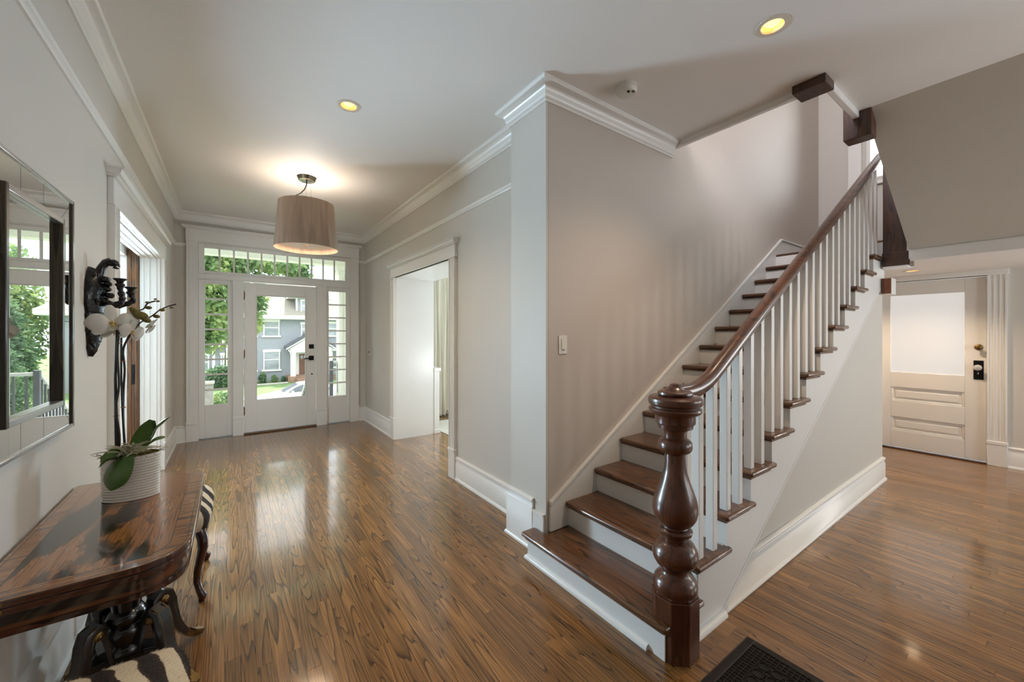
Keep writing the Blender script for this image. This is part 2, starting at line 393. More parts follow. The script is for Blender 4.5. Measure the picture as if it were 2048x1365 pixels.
for p in planks[299:]: m.tone = p[4]; m.box(p[0], p[1], -.012, p[2], p[3], 0)
m.build('distant_planks', FLOOR, floor, smooth=0, tone=True, fix=False, kind='stuff')
# ---------------------------------------------------------------- mouldings
def crown_prof(z=ZC, h=.115, d=.085):
    P = [(0, z-h), (.012, z-h), (.014, z-h+.012), (.024, z-h+.018), (.026, z-h+.030)]
    for i in range(7):
        a = i/6*PI/2; P.append((.030+(d-.042)*(1-math.cos(a)), z-h+.034+(h-.062)*math.sin(a)))
    P += [(d-.006, z-.026), (d-.006, z-.018), (d, z-.012), (d, z), (0, z)]
    return P
m = MB(); m.sweep([(XL, -3.2), (XL, YF), (XR, YF), (XR, 2.32), (XC, 2.32), (XC, YS), (3.055, YS)], crown_prof())
m.build('trim_2', TRIM, kind='structure', smooth=40)
rail = [(0, 2.602), (.010, 2.604), (.014, 2.615), (.024, 2.622), (.026, 2.640), (.016, 2.648), (0, 2.650)]
m = MB(); m.sweep([(XL, -3.2), (XL, YF), (-.49, YF)], rail); m.build('trim_3', TRIM, kind='structure', smooth=40)
m = MB(); m.sweep([(1.706, YF), (XR, YF), (XR, 2.32)], rail); m.build('trim_4', TRIM, kind='structure', smooth=40)
def base_prof(h=.228):
    return [(0, 0), (.030, 0), (.030, .012), (.022, .024), (.019, .026), (.019, h-.065), (.015, h-.058), (.013, h-.03), (.021, h-.024), (.021, h-.012), (.010, h-.003), (0, h)]
for nm, path in (('baseboard_left', [(XL, -3.2), (XL, 3.345)]), ('baseboard_front', [(XL, 5.665), (XL, YF), (-.488, YF)]),
                 ('baseboard_front_corner', [(1.707, YF), (XR, YF), (XR, 5.405)]), ('baseboard_right', [(XR, 3.483), (XR, 2.35)]),
                 ('baseboard_far', [(XD, .335), (XD, -3.2)]), ('baseboard_stair', [(2.02, 1.03), (5.24, 1.03), (5.24, YS)])):
    m = MB(); m.sweep(path, base_prof()); o = m.build(nm, TRIM, kind='structure', smooth=40)
    if nm == 'baseboard_stair':      # cut off along the raking edge of the stringer
        bm = bmesh.new(); bm.from_mesh(o.data)
        r_ = bmesh.ops.bisect_plane(bm, geom=bm.verts[:]+bm.edges[:]+bm.faces[:], plane_co=(2.317, 1.03, .169), plane_no=(-.61, 0, 1), clear_outer=True)
        bmesh.ops.holes_fill(bm, edges=[e for e in bm.edges if e.is_boundary]); bmesh.ops.recalc_face_normals(bm, faces=bm.faces); bm.to_mesh(o.data); bm.free()
# stepped-up plinth on the end of the hall wall, and the low base beside the first tread
m = MB(); pr = base_prof(.345); m.sweep([(XR-.14, 2.335), (XC, 2.335), (XC, 2.055)], pr); m.box(XC-.016, YS+.01, 0, XC, 2.055, .262); m.box(XC-.022, YS+.01, .262, XC, 2.055, .275)
m.build('baseboard_column', TRIM, kind='structure', smooth=40)

def cap_prof(z0, z1, d=.07):
    h = z1-z0
    return [(0, z0), (.02, z0), (.02, z0+h*.2), (.034, z0+h*.3), (.038, z0+h*.45), (d-.012, z0+h*.72), (d-.008, z0+h*.8), (d, z0+h*.84), (d, z1), (0, z1)]
def ring(path_pts, prof, m=None):
    m = m or MB(); return m.sweep(path_pts, prof)
def fluted(m, axis, u0, u1, face, out, z0, z1):
    """flat casing board with two raised beads; face = wall plane, out = which way it stands proud"""
    d = .026*out
    def bx(a, b, dd):
        if axis == 'x': m.box(face, a, z0, face+dd, b, z1)
        else: m.box(a, face, z0, b, face+dd, z1)
    wd = u1-u0
    e_ = .0012
    cuts = [(-e_, wd*.09, 1.3), (wd*.09, wd*.3, 1), (wd*.3, wd*.38, 1.18), (wd*.38, wd*.62, 1), (wd*.62, wd*.70, 1.18), (wd*.70, wd*.91, 1), (wd*.91, wd+e_, 1.3)]
    P = [(u0-e_, 0)]
    for a, b, k in cuts: P += [(u0+a, d*k), (u0+b, d*k)]
    P.append((u1+e_, 0))
    m.prism([(face+dd, u) for u, dd in P] if axis == 'x' else [(u, face+dd) for u, dd in P], 'z', z0, z1)
# right-hand cased opening
t = empty('trim_5', (XR, 4.43, 0), kind='structure')
for a, b in ((3.487, 3.605), (5.268, 5.40)):
    m = MB(); fluted(m, 'x', a, b, XR, -1, .30, 2.205); m.build('casing', TRIM, t)
    m = MB(); m.box(XR-.036, a-.006, 0, XR, b+.006, .27); m.box(XR-.041, a-.010, .27, XR, b+.010, .30); m.build('plinth', TRIM, t, bevel=.004)
m = MB(); m.box(XR-.030, 3.478, 2.205, XR, 5.41, 2.335); m.box(XR-.038, 3.47, 2.205, XR, 5.418, 2.222); m.build('header', TRIM, t, bevel=.003)
m = MB(); m.sweep([(XR, 5.41), (XR-.028, 5.41), (XR-.028, 3.478), (XR, 3.478)], cap_prof(2.335, 2.382, .05)); m.build('cap', TRIM, t, smooth=40)
m = MB(); m.box(XR+.0, 5.262, .0, 2.372, 5.275, 2.205); m.box(XR, 3.598, 0, 2.372, 3.61, 2.205); m.box(XR, 3.6, 2.198, 2.372, 5.27, 2.212); m.build('jamb', TRIM, t)
# left-hand cased opening with the pocket door
t = empty('trim_6', (XL, 4.5, 0), kind='structure')
for a, b in ((3.352, 3.482), (5.528, 5.655)):
    m = MB(); fluted(m, 'x', a, b, XL, 1, .30, 2.235); m.build('casing', TRIM, t)
    m = MB(); m.box(XL, a-.006, 0, XL+.036, b+.006, .27); m.box(XL, a-.01, .27, XL+.041, b+.01, .30); m.build('plinth', TRIM, t, bevel=.004)
m = MB(); m.box(XL, 3.345, 2.235, XL+.030, 5.662, 2.40); m.build('header', TRIM, t, bevel=.003)
m = MB(); m.sweep([(XL, 3.345), (XL+.028, 3.345), (XL+.028, 5.662), (XL, 5.662)], cap_prof(2.40, 2.455, .055)); m.build('cap', TRIM, t, smooth=40)
m = MB()
for x0, x1 in ((-.768, XL), (-.97, -.862)):
    m.box(x0, 5.505, 0, x1, 5.53, 2.31); m.box(x0, 3.48, 0, x1, 3.505, 2.31); m.box(x0, 3.505, 2.232, x1, 5.505, 2.31)
for x0, x1 in ((-.652, -.636), (-.70, -.69), (-.745, -.735)):
    m.box(x0, 5.495, 0, x1, 5.505, 2.232); m.box(x0, 3.505, 2.222, x1, 5.5, 2.232)
m.build('jamb', TRIM, t, bevel=.002)
t = empty('door_3', (-.815, 5.6, 0), kind='structure')
m = MB(); m.box(-.858, 5.49, .01, -.772, 5.53, 2.30); m.box(-.846, 5.482, .01, -.826, 5.49, 2.30); m.box(-.80, 5.482, .01, -.784, 5.49, 2.30); m.build('door_edge', POCKETW, t, bevel=.003)
m = MB(); m.box(-.823, 5.476, .93, -.803, 5.4905, 1.13); m.box(-.819, 5.472, 1.0, -.807, 5.48, 1.06); m.build('latch_plate', BLACKM, t, bevel=.002)

# ---------------------------------------------------------------- front entrance: door, sidelights, transom
t = empty('trim_7', (.6, YF, 0), kind='structure')
for a, b in ((-.487, -.366), (1.579, 1.705)):
    m = MB(); fluted(m, 'y', a, b, YF, -1, .26, 2.68); m.build('casing', TRIM, t)
    m = MB(); m.box(a-.006, YF-.036, 0, b+.006, YF, .225); m.box(a-.010, YF-.041, .225, b+.010, YF, .26); m.build('plinth', TRIM, t, bevel=.004)
for a, b in ((.018, .140), (1.083, 1.228)):
    m = MB(); fluted(m, 'y', a, b, YF+.03, -1, .26, 2.19); m.build('mullion', TRIM, t)
    m = MB(); m.box(a-.004, YF-.008, 0, b+.004, YF+.10, .225); m.box(a-.008, YF-.013, .225, b+.008, YF+.1, .26); m.build('plinth', TRIM, t, bevel=.004)
    m = MB(); m.box(a, YF+.03, 0, b, YF+.16, 2.19); m.build('mullion_post', TRIM, t)
m = MB(); m.box(-.495, YF-.032, 2.68, 1.713, YF, 2.845); m.build('header', TRIM, t, bevel=.003)
m = MB(); m.sweep([(-.495, YF), (-.495, YF-.03), (1.713, YF-.03), (1.713, YF)], cap_prof(2.845, 2.885, .045)); m.build('cap', TRIM, t, smooth=40)
m = MB(); m.box(-.42, YF+.004, 2.19, 1.64, YF+.16, 2.262); m.box(-.42, YF-.004, 2.185, 1.64, YF+.05, 2.20); m.build('transom_bar', TRIM, t, bevel=.003)
m = MB(); m.box(-.42, YF+.0, .0, -.366, YF+.16, 2.7); m.box(1.579, YF, 0, 1.64, YF+.16, 2.7); m.box(-.366, YF, 2.672, 1.579, YF+.16, 2.70); m.build('jamb', TRIM, t)
m = MB(); m.box(.14, YF-.02, 0, 1.083, YF+.18, .018); m.build('threshold', TREAD, t, bevel=.004, tone=True)
def sash(name, x0, x1, z0, z1, gx0, gx1, gz0, gz1, nx, nz, yf, mw):
    t = empty(name, ((x0+x1)/2, yf, z0), kind='structure')
    m = MB(); m.box(x0, yf, z0, gx0, yf+.045, z1); m.box(gx1, yf, z0, x1, yf+.045, z1); m.box(gx0, yf, z0, gx1, yf+.045, gz0); m.box(gx0, yf, gz1, gx1, yf+.045, z1)
    m.build('sash', TRIM, t, bevel=.004)
    pw = (gx1-gx0)/nx; ph = (gz1-gz0)/nz
    for i in range(nx):
        for j in range(nz):
            m = MB(); m.box(gx0+i*pw+.001, yf+.022, gz0+j*ph+.001, gx0+(i+1)*pw-.001, yf+.026, gz0+(j+1)*ph-.001); m.build('pane', GLASS, t)
    for i in range(1, nx):
        m = MB(); x = gx0+i*pw; m.box(x-mw/2, yf+.006, gz0, x+mw/2, yf+.04, gz1); m.build('muntin', TRIM, t, bevel=.004)
    for j in range(1, nz):
        m = MB(); z = gz0+j*ph; m.box(gx0, yf+.006, z-mw/2, gx1, yf+.04, z+mw/2); m.build('muntin', TRIM, t, bevel=.004)
    return t
sash('window_1', -.366, .018, .012, 2.185, -.296, -.046, .462, 2.128, 1, 8, YF+.03, .024)
sash('window_2', 1.228, 1.579, .012, 2.185, 1.262, 1.523, .440, 2.115, 1, 8, YF+.03, .022)
sash('window_3', -.366, 1.579, 2.262, 2.672, -.302, 1.512, 2.305, 2.618, 11, 1, YF+.03, .022)
t = empty('door_1', (.61, YF+.035, 0), kind='structure')
m = MB(); yd = YF+.035
x0, x1, z0, z1 = .147, 1.076, .022, 2.172
m.box(x0, yd, z0, .29, yd+.045, z1); m.box(.94, yd, z0, x1, yd+.045, z1); m.box(.29, yd, z0, .94, yd+.045, .468); m.box(.29, yd, 2.005, .94, yd+.045, z1)
m.build('door_leaf', TRIM, t, bevel=.002)
m = MB()
for a in ((.29, .468, .302, 2.005), (.928, .468, .94, 2.005), (.302, .468, .928, .48), (.302, 1.993, .928, 2.005)): m.box(a[0], yd+.008, a[1], a[2], yd+.04, a[3])
m.build('glazing_bead', TRIM, t, bevel=.003)
m = MB(); m.box(.30, yd+.022, .478, .93, yd+.027, 1.996); m.build('pane', GLASS, t)
for z in (.334, 1.151, 1.989):
    m = MB(); m.lathe([(.0085, z-.055), (.0085, z+.055)], (.1425, yd-.011), 10); m.ell((.1425, yd-.011, z+.058), (.007, .007, .008), 8, 6); m.ell((.1425, yd-.011, z-.058), (.007, .007, .008), 8, 6); m.box(.1425, yd-.006, z-.05, .156, yd, z+.05); m.build('hinge', BRASS, t)
m = MB(); m.box(.977, yd-.012, 1.208, 1.045, yd, 1.276); m.box(1.003, yd-.03, 1.225, 1.019, yd-.012, 1.259); m.build('deadbolt', BLACKM, t, bevel=.003)
m = MB(); m.box(.977, yd-.012, 1.03, 1.045, yd, 1.098); m.lathe([(.012, 0), (.012, .04)], (0, 0), 12)
m.v[-24:] = [(1.011+a, yd-.012-z, 1.064+b) for a, b, z in m.v[-24:]]
m.tube([(1.011, yd-.048, 1.064), (.98, yd-.05, 1.064), (.94, yd-.048, 1.060), (.905, yd-.046, 1.056)], [.011, .011, .009, .007], 10); m.build('lever_handle', BLACKM, t, bevel=.002)
m = MB(); m.ell((1.019, yd-.002, .813), (.012, .008, .012), 12, 8); m.build('door_stop_hole', BLACKM, t)

# ---------------------------------------------------------------- back door with frosted glass
t = empty('door_2', (XD, .9, 0), kind='structure')
xd = XD+.015
m = MB()
def hx(a, b, c, d, q0=0, q1=.045): m.box(xd+q0, a, c, xd+q1, b, d)
hx(.484, .643, .02, 2.08); hx(1.262, 1.36, .02, 2.08); hx(.643, 1.262, 1.92, 2.08); hx(.643, 1.262, .772, .962); hx(.643, 1.262, .398, .600); hx(.643, 1.262, .02, .228)
m.build('door_leaf', TRIM, t, bevel=.003)
for a, b in ((.228, .398), (.600, .772)):
    m = MB(); hx(.643, 1.262, a, b, .018, .03)
    for q in ((.643, .663, a, b), (1.242, 1.262, a, b), (.663, 1.242, a, a+.02), (.663, 1.242, b-.02, b)): hx(q[0], q[1], q[2], q[3], .008, .02)
    m.prism([(.69, a+.045), (1.215, a+.045), (1.215, b-.045), (.69, b-.045)], 'x', xd+.008, xd+.02); m.build('panel', TRIM, t, bevel=.004)
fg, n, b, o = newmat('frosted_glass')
b.inputs['Base Color'].default_value = (.28, .275, .27, 1); b.inputs['Roughness'].default_value = .25; b.inputs['Emission Color'].default_value = (1, .955, .91, 1)  # emission stands in for daylight behind the pane
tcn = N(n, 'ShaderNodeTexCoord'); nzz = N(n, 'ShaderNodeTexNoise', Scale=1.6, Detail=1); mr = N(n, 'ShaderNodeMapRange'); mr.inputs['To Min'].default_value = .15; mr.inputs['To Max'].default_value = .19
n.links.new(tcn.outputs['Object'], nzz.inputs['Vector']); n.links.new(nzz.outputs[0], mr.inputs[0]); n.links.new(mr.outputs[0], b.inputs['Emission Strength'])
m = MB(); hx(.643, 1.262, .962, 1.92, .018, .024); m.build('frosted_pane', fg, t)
m = MB(); prof = [(.002, 0), (.032, 0), (.032, .006), (.026, .012), (.012, .016), (.010, .04), (.030, .05), (.030, .056), (.018, .064), (.002, .066)]
m.lathe(prof, (0, 0), 24); m.v = [(xd-z, .539+a, 1.293+c) for a, c, z in m.v]; m.build('deadbolt_rosette', BRASS, t)
m = MB(); m.box(xd-.006, .503, .928, xd, .577, 1.142); m.build('lock_plate', BLACKM, t, bevel=.002)
CRYS = plain('cut_glass_knob', srgb(205, 205, 205), .08, .25, var=.2, vscale=60)
m = MB(); m.lathe([(.010, 0), (.010, .03), (.030, .038), (.034, .05), (.030, .06), (.012, .066)], (0, 0), 8); m.v = [(xd-.006-z, .542+a, 1.065+c) for a, c, z in m.v]; m.build('glass_knob', CRYS, t, smooth=0)
m = MB(); m.box(xd-.02, .536, .985, xd-.006, .548, 1.01); m.build('thumb_turn', STEEL, t, bevel=.002)
t = empty('trim_8', (XD, .9, 0), kind='structure')
for a, b in ((.340, .474), (1.36, 1.49)):
    m = MB(); fluted(m, 'x', a, b, XD, -1, .27, 2.09); m.build('casing', TRIM, t)
    m = MB(); m.box(XD-.036, a-.004, 0, XD, b+.004, .235); m.box(XD-.041, a-.008, .235, XD, b+.008, .27); m.build('plinth', TRIM, t, bevel=.004)
m = MB(); m.box(XD-.034, .325, 2.09, XD, 1.50, 2.15); m.build('header', TRIM, t, bevel=.003)
m = MB(); m.box(XD, .474, 0, XD+.1, .482, 2.09); m.box(XD, .474, 2.083, XD+.1, 1.36, 2.10); m.build('jamb', TRIM, t)
m = MB(); m.box(XD-.03, .478, .0, XD+.1, 1.36, .014); m.build('threshold', DARKW, t)
# ---------------------------------------------------------------- staircase
m = MB()
pts = [(1.60, 0), (5.24, 0), (5.24, 2.15), (5.10, 2.15), (5.10, 2.10)]
m.prism(pts+[(1.60, slope(1.60)-.17)], 'y', 1.03, 1.06); m.box(5.15, 1.06, 0, 5.24, YS, 2.15)
m.build('wall_under_stair', WALL, kind='structure', smooth=0)
st = empty('staircase', (1.55, 1.5, 0), 'wooden staircase of dark oak treads and white risers climbing right beside wall', 'staircase')
rx = lambda k: nos(k)+.032
for k in range(1, 15):
    z0, z1 = RI*(k-1), RI*k-.030
    m = MB(); m.box(rx(k), 1.032, z0, rx(k)+.02, (2.0 if k == 1 else 1.915), z1)
    if k == 1: m.box(rx(1)+.02, 1.975, 0, XC-.001, 2.0, z1)
    m.build('riser', RISER, st, smooth=0)
    if k < 14:
        m = MB(); m.tone = random.random()
        if k == 1: m.prism([(nos(1), YO), (rx(2)+.02, YO), (rx(2)+.02, 1.912), (XC-.018, 1.912), (XC-.018, 2.032), (nos(1), 2.032)], 'z', RI-.030, RI)
        else: m.box(nos(k), YO, RI*k-.030, rx(k+1)+.02, 1.913, RI*k)
    else:
        m = MB(); m.tone = .5; m.box(nos(14), 1.0, RI*14-.030, 5.145, 1.913, RI*14)
    o = m.build('tread', TREAD, st, smooth=30, tone=True, fix=True); md = o.modifiers.new('nosing', 'BEVEL'); md.width = .0125; md.segments = 3; md.limit_method = 'ANGLE'; md.angle_limit = R(40)
    m = MB(); m.tone = .4
    ya = 1.912 if k > 1 else 2.012
    m.box(rx(k)-.014, 1.012, RI*k-.046, rx(k)+.002, ya, RI*k-.030)
    if k < 14: m.box(rx(k)-.012, 1.010, RI*k-.046, rx(k+1)-.02, 1.0285, RI*k-.030)
    m.build('cove_moulding', TREAD, o, smooth=0, tone=True, bevel=.005)
# shoe moulding round the first riser
m = MB(); m.sweep([(XC-.001, 2.0), (rx(1), 2.0), (rx(1), 1.10)], [(0, 0), (.018, 0), (.017, .012), (.010, .022), (0, .026)]); m.build('shoe_moulding', RISER, st)
m = MB(); m.sweep([(1.75, 1.017), (2.06, 1.017)], [(0, 0), (.030, 0), (.030, .012), (.022, .024), (0, .03)]); m.build('shoe_moulding', RISER, st)
# stepped outer stringer with a straight raking lower edge
up = []
for k in range(1, 14):
    up += [(rx(k), RI*k-.031)] if k > 1 else [(rx(1), .0), (rx(1), RI-.031)]
    up += [(rx(k+1), RI*k-.031)]
up += [(rx(14), RI*14-.031), (5.15, RI*14-.031)]
lowz = lambda x: slope(x)-.485
xa = X0+(.485-RI)/(RI/G)
poly = up+[(5.15, lowz(5.15)), (xa, 0.0)]
m = MB()
# cut the stepped outline into convex strips
for k in range(1, 14):
    a, b = rx(k), rx(k+1)
    if b <= xa: m.prism([(a, 0), (b, 0), (b, RI*k-.031), (a, RI*k-.031)], 'y', 1.016, 1.032)
    elif a < xa: m.prism([(a, 0), (xa, 0), (b, lowz(b)), (b, RI*k-.031), (a, RI*k-.031)], 'y', 1.016, 1.032)
    else: m.prism([(a, lowz(a)), (b, lowz(b)), (b, RI*k-.031), (a, RI*k-.031)], 'y', 1.016, 1.032)
m.prism([(rx(14), lowz(rx(14))), (5.24, lowz(5.24)), (5.24, 2.15), (5.15, RI*14-.031), (rx(14), RI*14-.031)], 'y', 1.016, 1.032)
m.build('stringer_board', RISER, st, smooth=0)
m = MB(); m.prism([(xa, 0), (5.24, lowz(5.24)), (5.24, lowz(5.24)+.016), (xa-.026, 0)], 'y', 1.0135, 1.0165); m.build('stringer_bead', RISER, st)
# wall-side skirting that follows the slope
za = lambda x: .372+RI/G*(x-1.69)
def skirt(m, off, y0, y1, th):
    xk = 5.273
    m.prism([(1.672, za(1.672)-th+off), (xk, za(xk)-th+off), (xk, za(xk)+off), (1.672, za(1.672)+off)], 'y', y0, y1)
    m.box(xk, y0, za(xk)-th+off, 6.54, y1, za(xk)+off)
m = MB(); m.prism([(1.672, RI), (1.83, RI), (5.1, 2.2), (5.273, 2.345), (5.273, za(5.273)-.03), (1.672, za(1.672)-.03)], 'y', 1.913, YS); m.box(5.273, 1.913, 2.345, 6.54, YS, za(5.273)-.03)
m.build('wall_skirting', RISER, st, smooth=0)
m = MB(); skirt(m, 0, 1.906, YS, .024); skirt(m, -.030, 1.909, YS, .008); m.build('skirting_cap', RISER, st, bevel=.004)
# balusters, two to a tread
RAILOFF = .76
def railz(x):
    z = .928+RI/G*(x-X0)
    return max(z, 1.165)
pos = [1.776]+[nos(k)+d for k in range(2, 14) for d in (.088, .222)]
for x in pos:
    k = max(1, int((x-X0)/G)+1)
    zt = railz(x)-.018 if x > 1.95 else 1.165-.02+max(0, x-1.85)*.3
    m = MB(); m.box(x-.0205, 1.0305, RI*k, x+.0205, 1.0715, zt)
    m.build('baluster', RISER, st, smooth=0, bevel=.003)
# handrail: easing out of the newel cap, then straight up the slope
pts = []
x1 = X0+(1.165-.928)/(RI/G); r = .15
for i in range(5): pts.append((1.69+i*(x1-r-1.69)/4, 1.05, 1.165))
for i in range(1, 9):
    s = i/9; a = Vector((x1-r, 0, 1.165)); b = Vector((x1, 0, 1.165)); c = Vector((x1+r*.85, 0, .928+RI/G*(x1+r*.85-X0)))
    p = a*(1-s)**2+b*2*s*(1-s)+c*s*s; pts.append((p.x, 1.05, p.z))
xs = x1+r*.85
for i in range(0, 7): x = xs+(5.26-xs)*i/6; pts.append((x, 1.05, .928+RI/G*(x-X0)))
sec = [(-.020, -.036), (.020, -.036), (.022, -.022), (.026, -.016), (.033, -.012), (.035, .0), (.033, .014), (.027, .026), (.015, .034), (0, .037), (-.015, .034), (-.027, .026), (-.033, .014), (-.035, 0), (-.033, -.012), (-.026, -.016), (-.022, -.022)]
m = MB(); m.tube(pts, 1.0, sect=sec, up=(0, 0, 1)); m.build('handrail', RAILW, st, smooth=50)
# turned newel post
NX, NY = 1.655, 1.03
np_ = empty('newel_shell', (0, 0, 0)); bpy.data.objects.remove(np_)
K = 1.8/785*.4728
def zz(y): return 1.45-(720+y*.4728-666)*1.8/785
prof = [(.001, 98), (10, 98), (20, 102), (24, 112), (33, 118), (40, 122), (44, 127), (60, 128), (70, 134), (71, 142), (66, 147), (72, 150), (98, 152), (107, 160), (109, 172), (106, 184), (97, 191), (97, 196), (103, 200), (106, 208), (103, 217), (94, 224), (82, 228), (80, 232), (80, 262), (76, 267), (72, 268), (70, 284), (60, 288)]
m = MB(); m.lathe([(r*K, zz(y)) for r, y in prof], (NX, NY), 40); o = m.build('newel_cap', NEWELW, st, smooth=35)
prof = [(60, 286), (50, 292), (46, 305), (46, 325), (52, 331), (60, 335), (67, 345), (68, 360), (67, 374), (58, 385), (48, 390), (42, 395), (42, 420), (44, 450), (50, 480), (59, 510), (72, 545), (84, 580), (90, 610), (90, 635), (84, 660), (72, 680), (58, 692), (50, 697), (52, 701), (63, 705), (69, 714), (66, 728), (55, 738), (48, 744), (47, 752), (58, 758), (76, 772), (88, 795), (91, 815), (88, 835), (76, 856), (62, 868), (56, 874), (54, 884), (58, 895), (72, 905), (84, 920), (88, 942), (86, 962), (76, 978), (76, 984), (84, 988), (86, 998), (86, 1015)]
m = MB(); m.lathe([(r*K, zz(y)) for r, y in prof], (NX, NY), 40); m.build('newel_shaft', NEWELW, st, smooth=40)
w_, c_ = .0945, .054
oc = [(NX-w_, NY-w_+c_), (NX-w_+c_, NY-w_), (NX+w_-c_, NY-w_), (NX+w_, NY-w_+c_), (NX+w_, NY+w_-c_), (NX+w_-c_, NY+w_), (NX-w_+c_, NY+w_), (NX-w_, NY+w_-c_)]
m = MB(); m.prism(oc, 'z', 0, .268)
k = len(m.v); ins = [(NX+(x-NX)*.93, NY+(y-NY)*.93) for x, y in oc]; m.prism(ins, 'z', .268, .279); m.build('newel_base', NEWELW, st, smooth=0, bevel=.003)
# landing newel, drop block and the two newel drops at the upper floor
ln = MB(); ln.box(5.09, .835, 2.085, 5.25, .998, 3.5); ln.box(5.085, .822, 2.085, 5.26, 1.003, 2.215); ln.box(5.08, .812, 2.085, 5.265, .835, 2.135); ln.build('landing_newel', DARKW, st, bevel=.003, smooth=0)
m = MB(); m.box(5.09, .83, 2.07, 5.25, 1.0, 2.085); m.build('newel_foot', RISER, st)
m = MB(); m.box(5.105, .938, 1.825, 5.27, 1.03, 1.978); m.build('corner_block', RISER, st, bevel=.004)
m = MB(); m.box(5.098, .940, 1.828, 5.105, 1.012, 1.975); m.build('block_face', BLOCKW, st, bevel=.002)
t = empty('newel_drop', (3.05, .935, ZC), 'short dark wood newel drop at the corner of the ceiling opening', 'newel drop', 'newel drops at the upper landing')
m = MB(); m.box(2.979, .845, 3.008, 3.141, 1.025, ZC+.2); m.build('drop_post', DARKW, t, bevel=.006, smooth=0)
t = empty('newel_drop', (3.76, .86, ZC), 'longer dark wood newel drop where the sloping soffit meets the ceiling', 'newel drop', 'newel drops at the upper landing')
m = MB(); m.box(3.70, .785, 2.872, 3.83, .945, ZC+.2); m.build('drop_post', DARKW, t, bevel=.006, smooth=0)

# ---------------------------------------------------------------- ceiling lights, detector, switches
RING = plain('downlight_trim', srgb(225, 215, 200), .4)
REFL = plain('downlight_reflector', srgb(240, 225, 195), .3, var=.02)
BULB = emit('downlight_bulb', (1, .62, .19, 1), .85)
def downlight(x, y, z, label, e=15):
    t = empty('recessed_light', (x, y, z), label, 'ceiling light', 'recessed downlights')
    m = MB()
    pr = [(.052, .002), (.054, -.004), (.066, -.006), (.078, -.003), (.080, .0015)]
    n = 36; m.lathe([(r, z+dz) for r, dz in pr], (x, y), n, ends=False); m.build('trim_ring', RING, t)
    m = MB(); m.lathe([(.053, z-.003), (.050, z+.02), (.044, z+.06)], (x, y), n, ends=False); o = m.build('reflector', REFL, t, fix=False)
    m = MB(); m.ell((x, y, z+.035), (.043, .043, .034), 20, 10); m.build('bulb', BULB, t)
    l = lamp('downlight', 'SPOT', (x, y, z-.012), (0, 0, 0), e, (1, .74, .50), spot_size=R(125), spot_blend=.9, shadow_soft_size=.05)
    return t
c = bpy.data.objects['ceiling']
downlight(.675, 2.934, ZC, 'recessed ceiling light above the hall nearest the pendant lamp')
downlight(2.305, .88, ZC, 'recessed ceiling light beside the stairwell opening', 24)
downlight(6.212, .971, 2.15, 'recessed light in the low soffit above the back door', 22)
t = empty('smoke_detector', (2.10, 1.655, ZC), 'round white smoke detector on the ceiling beside the stair', 'smoke detector')
PLAST = plain('white_plastic', srgb(222, 220, 212), .4, var=.02)
m = MB(); m.lathe([(.070, ZC), (.071, ZC-.014), (.067, ZC-.016)], (2.10, 1.655), 36); m.build('base', PLAST, t)
m = MB(); m.lathe([(.066, ZC-.016), (.066, ZC-.030), (.058, ZC-.044), (.035, ZC-.048), (.001, ZC-.048)], (2.10, 1.655), 36); m.build('cover', PLAST, t)
m = MB(); m.lathe([(.009, ZC-.047), (.009, ZC-.052), (.006, ZC-.053)], (2.085, 1.625), 12); m.build('test_button', DARKGAP, t)
m = MB(); m.box(2.10, 1.60, ZC-.047, 2.125, 1.604, ZC-.0495); m.box(2.10, 1.61, ZC-.047, 2.125, 1.614, ZC-.0495); m.build('vent_slot', DARKGAP, t)
def switchplate(axis, c, u0, u1, z0, z1, label, kind):
    s = -1
    def bx(m, a, b, za, zb, d0, d1):
        if axis == 'y': m.box(a, c-d0, za, b, c-d1, zb)
        elif axis == 'x-': m.box(c-d0, a, za, c-d1, b, zb)
        else: m.box(c+d0, a, za, c+d1, b, zb)
    loc = {'y': ((u0+u1)/2, c, z0), 'x-': (c, (u0+u1)/2, z0), 'x+': (c, (u0+u1)/2, z0)}[axis]
    t = empty('light_switch' if kind != 'outlet' else 'wall_outlet', loc, label, 'light switch' if kind != 'outlet' else 'outlet')
    m = MB(); bx(m, u0, u1, z0, z1, 0, .006); m.build('wall_plate', PLAST, t, bevel=.002)
    w = u1-u0; um = (u0+u1)/2
    if kind == 'dimmer':
        m = MB(); bx(m, um-.016, um+.016, z0+.03, z1-.022, .006, .010); m.build('paddle', PLAST, t, bevel=.001)
        m = MB(); bx(m, um-.013, um+.013, z0+.024, z0+.027, .006, .0075); m.build('slider', DARKGAP, t)
        for za in (z0+.010, z1-.014):
            m = MB(); bx(m, um-.002, um+.002, za, za+.004, .006, .0068); m.build('screw', STEEL, t)
    elif kind == 'toggle':
        m = MB(); bx(m, um-.005, um+.005, (z0+z1)/2-.006, (z0+z1)/2+.012, .006, .020); m.build('toggle', DARKGAP, t)
    else:
        for q in (-.028, .012):
            m = MB(); bx(m, um-.014, um+.014, (z0+z1)/2+q, (z0+z1)/2+q+.026, .006, .009); m.build('socket', PLAST, t)
switchplate('y', YS, 1.757, 1.832, 1.312, 1.434, 'white dimmer switch on the wall at the foot of the stair', 'dimmer')
switchplate('x-', XR, 6.44, 6.555, 1.085, 1.20, 'white toggle switch on the wall near the front door', 'toggle')
switchplate('x+', XL, 6.22, 6.29, .43, .545, 'white outlet low on the left wall near the front door', 'outlet')

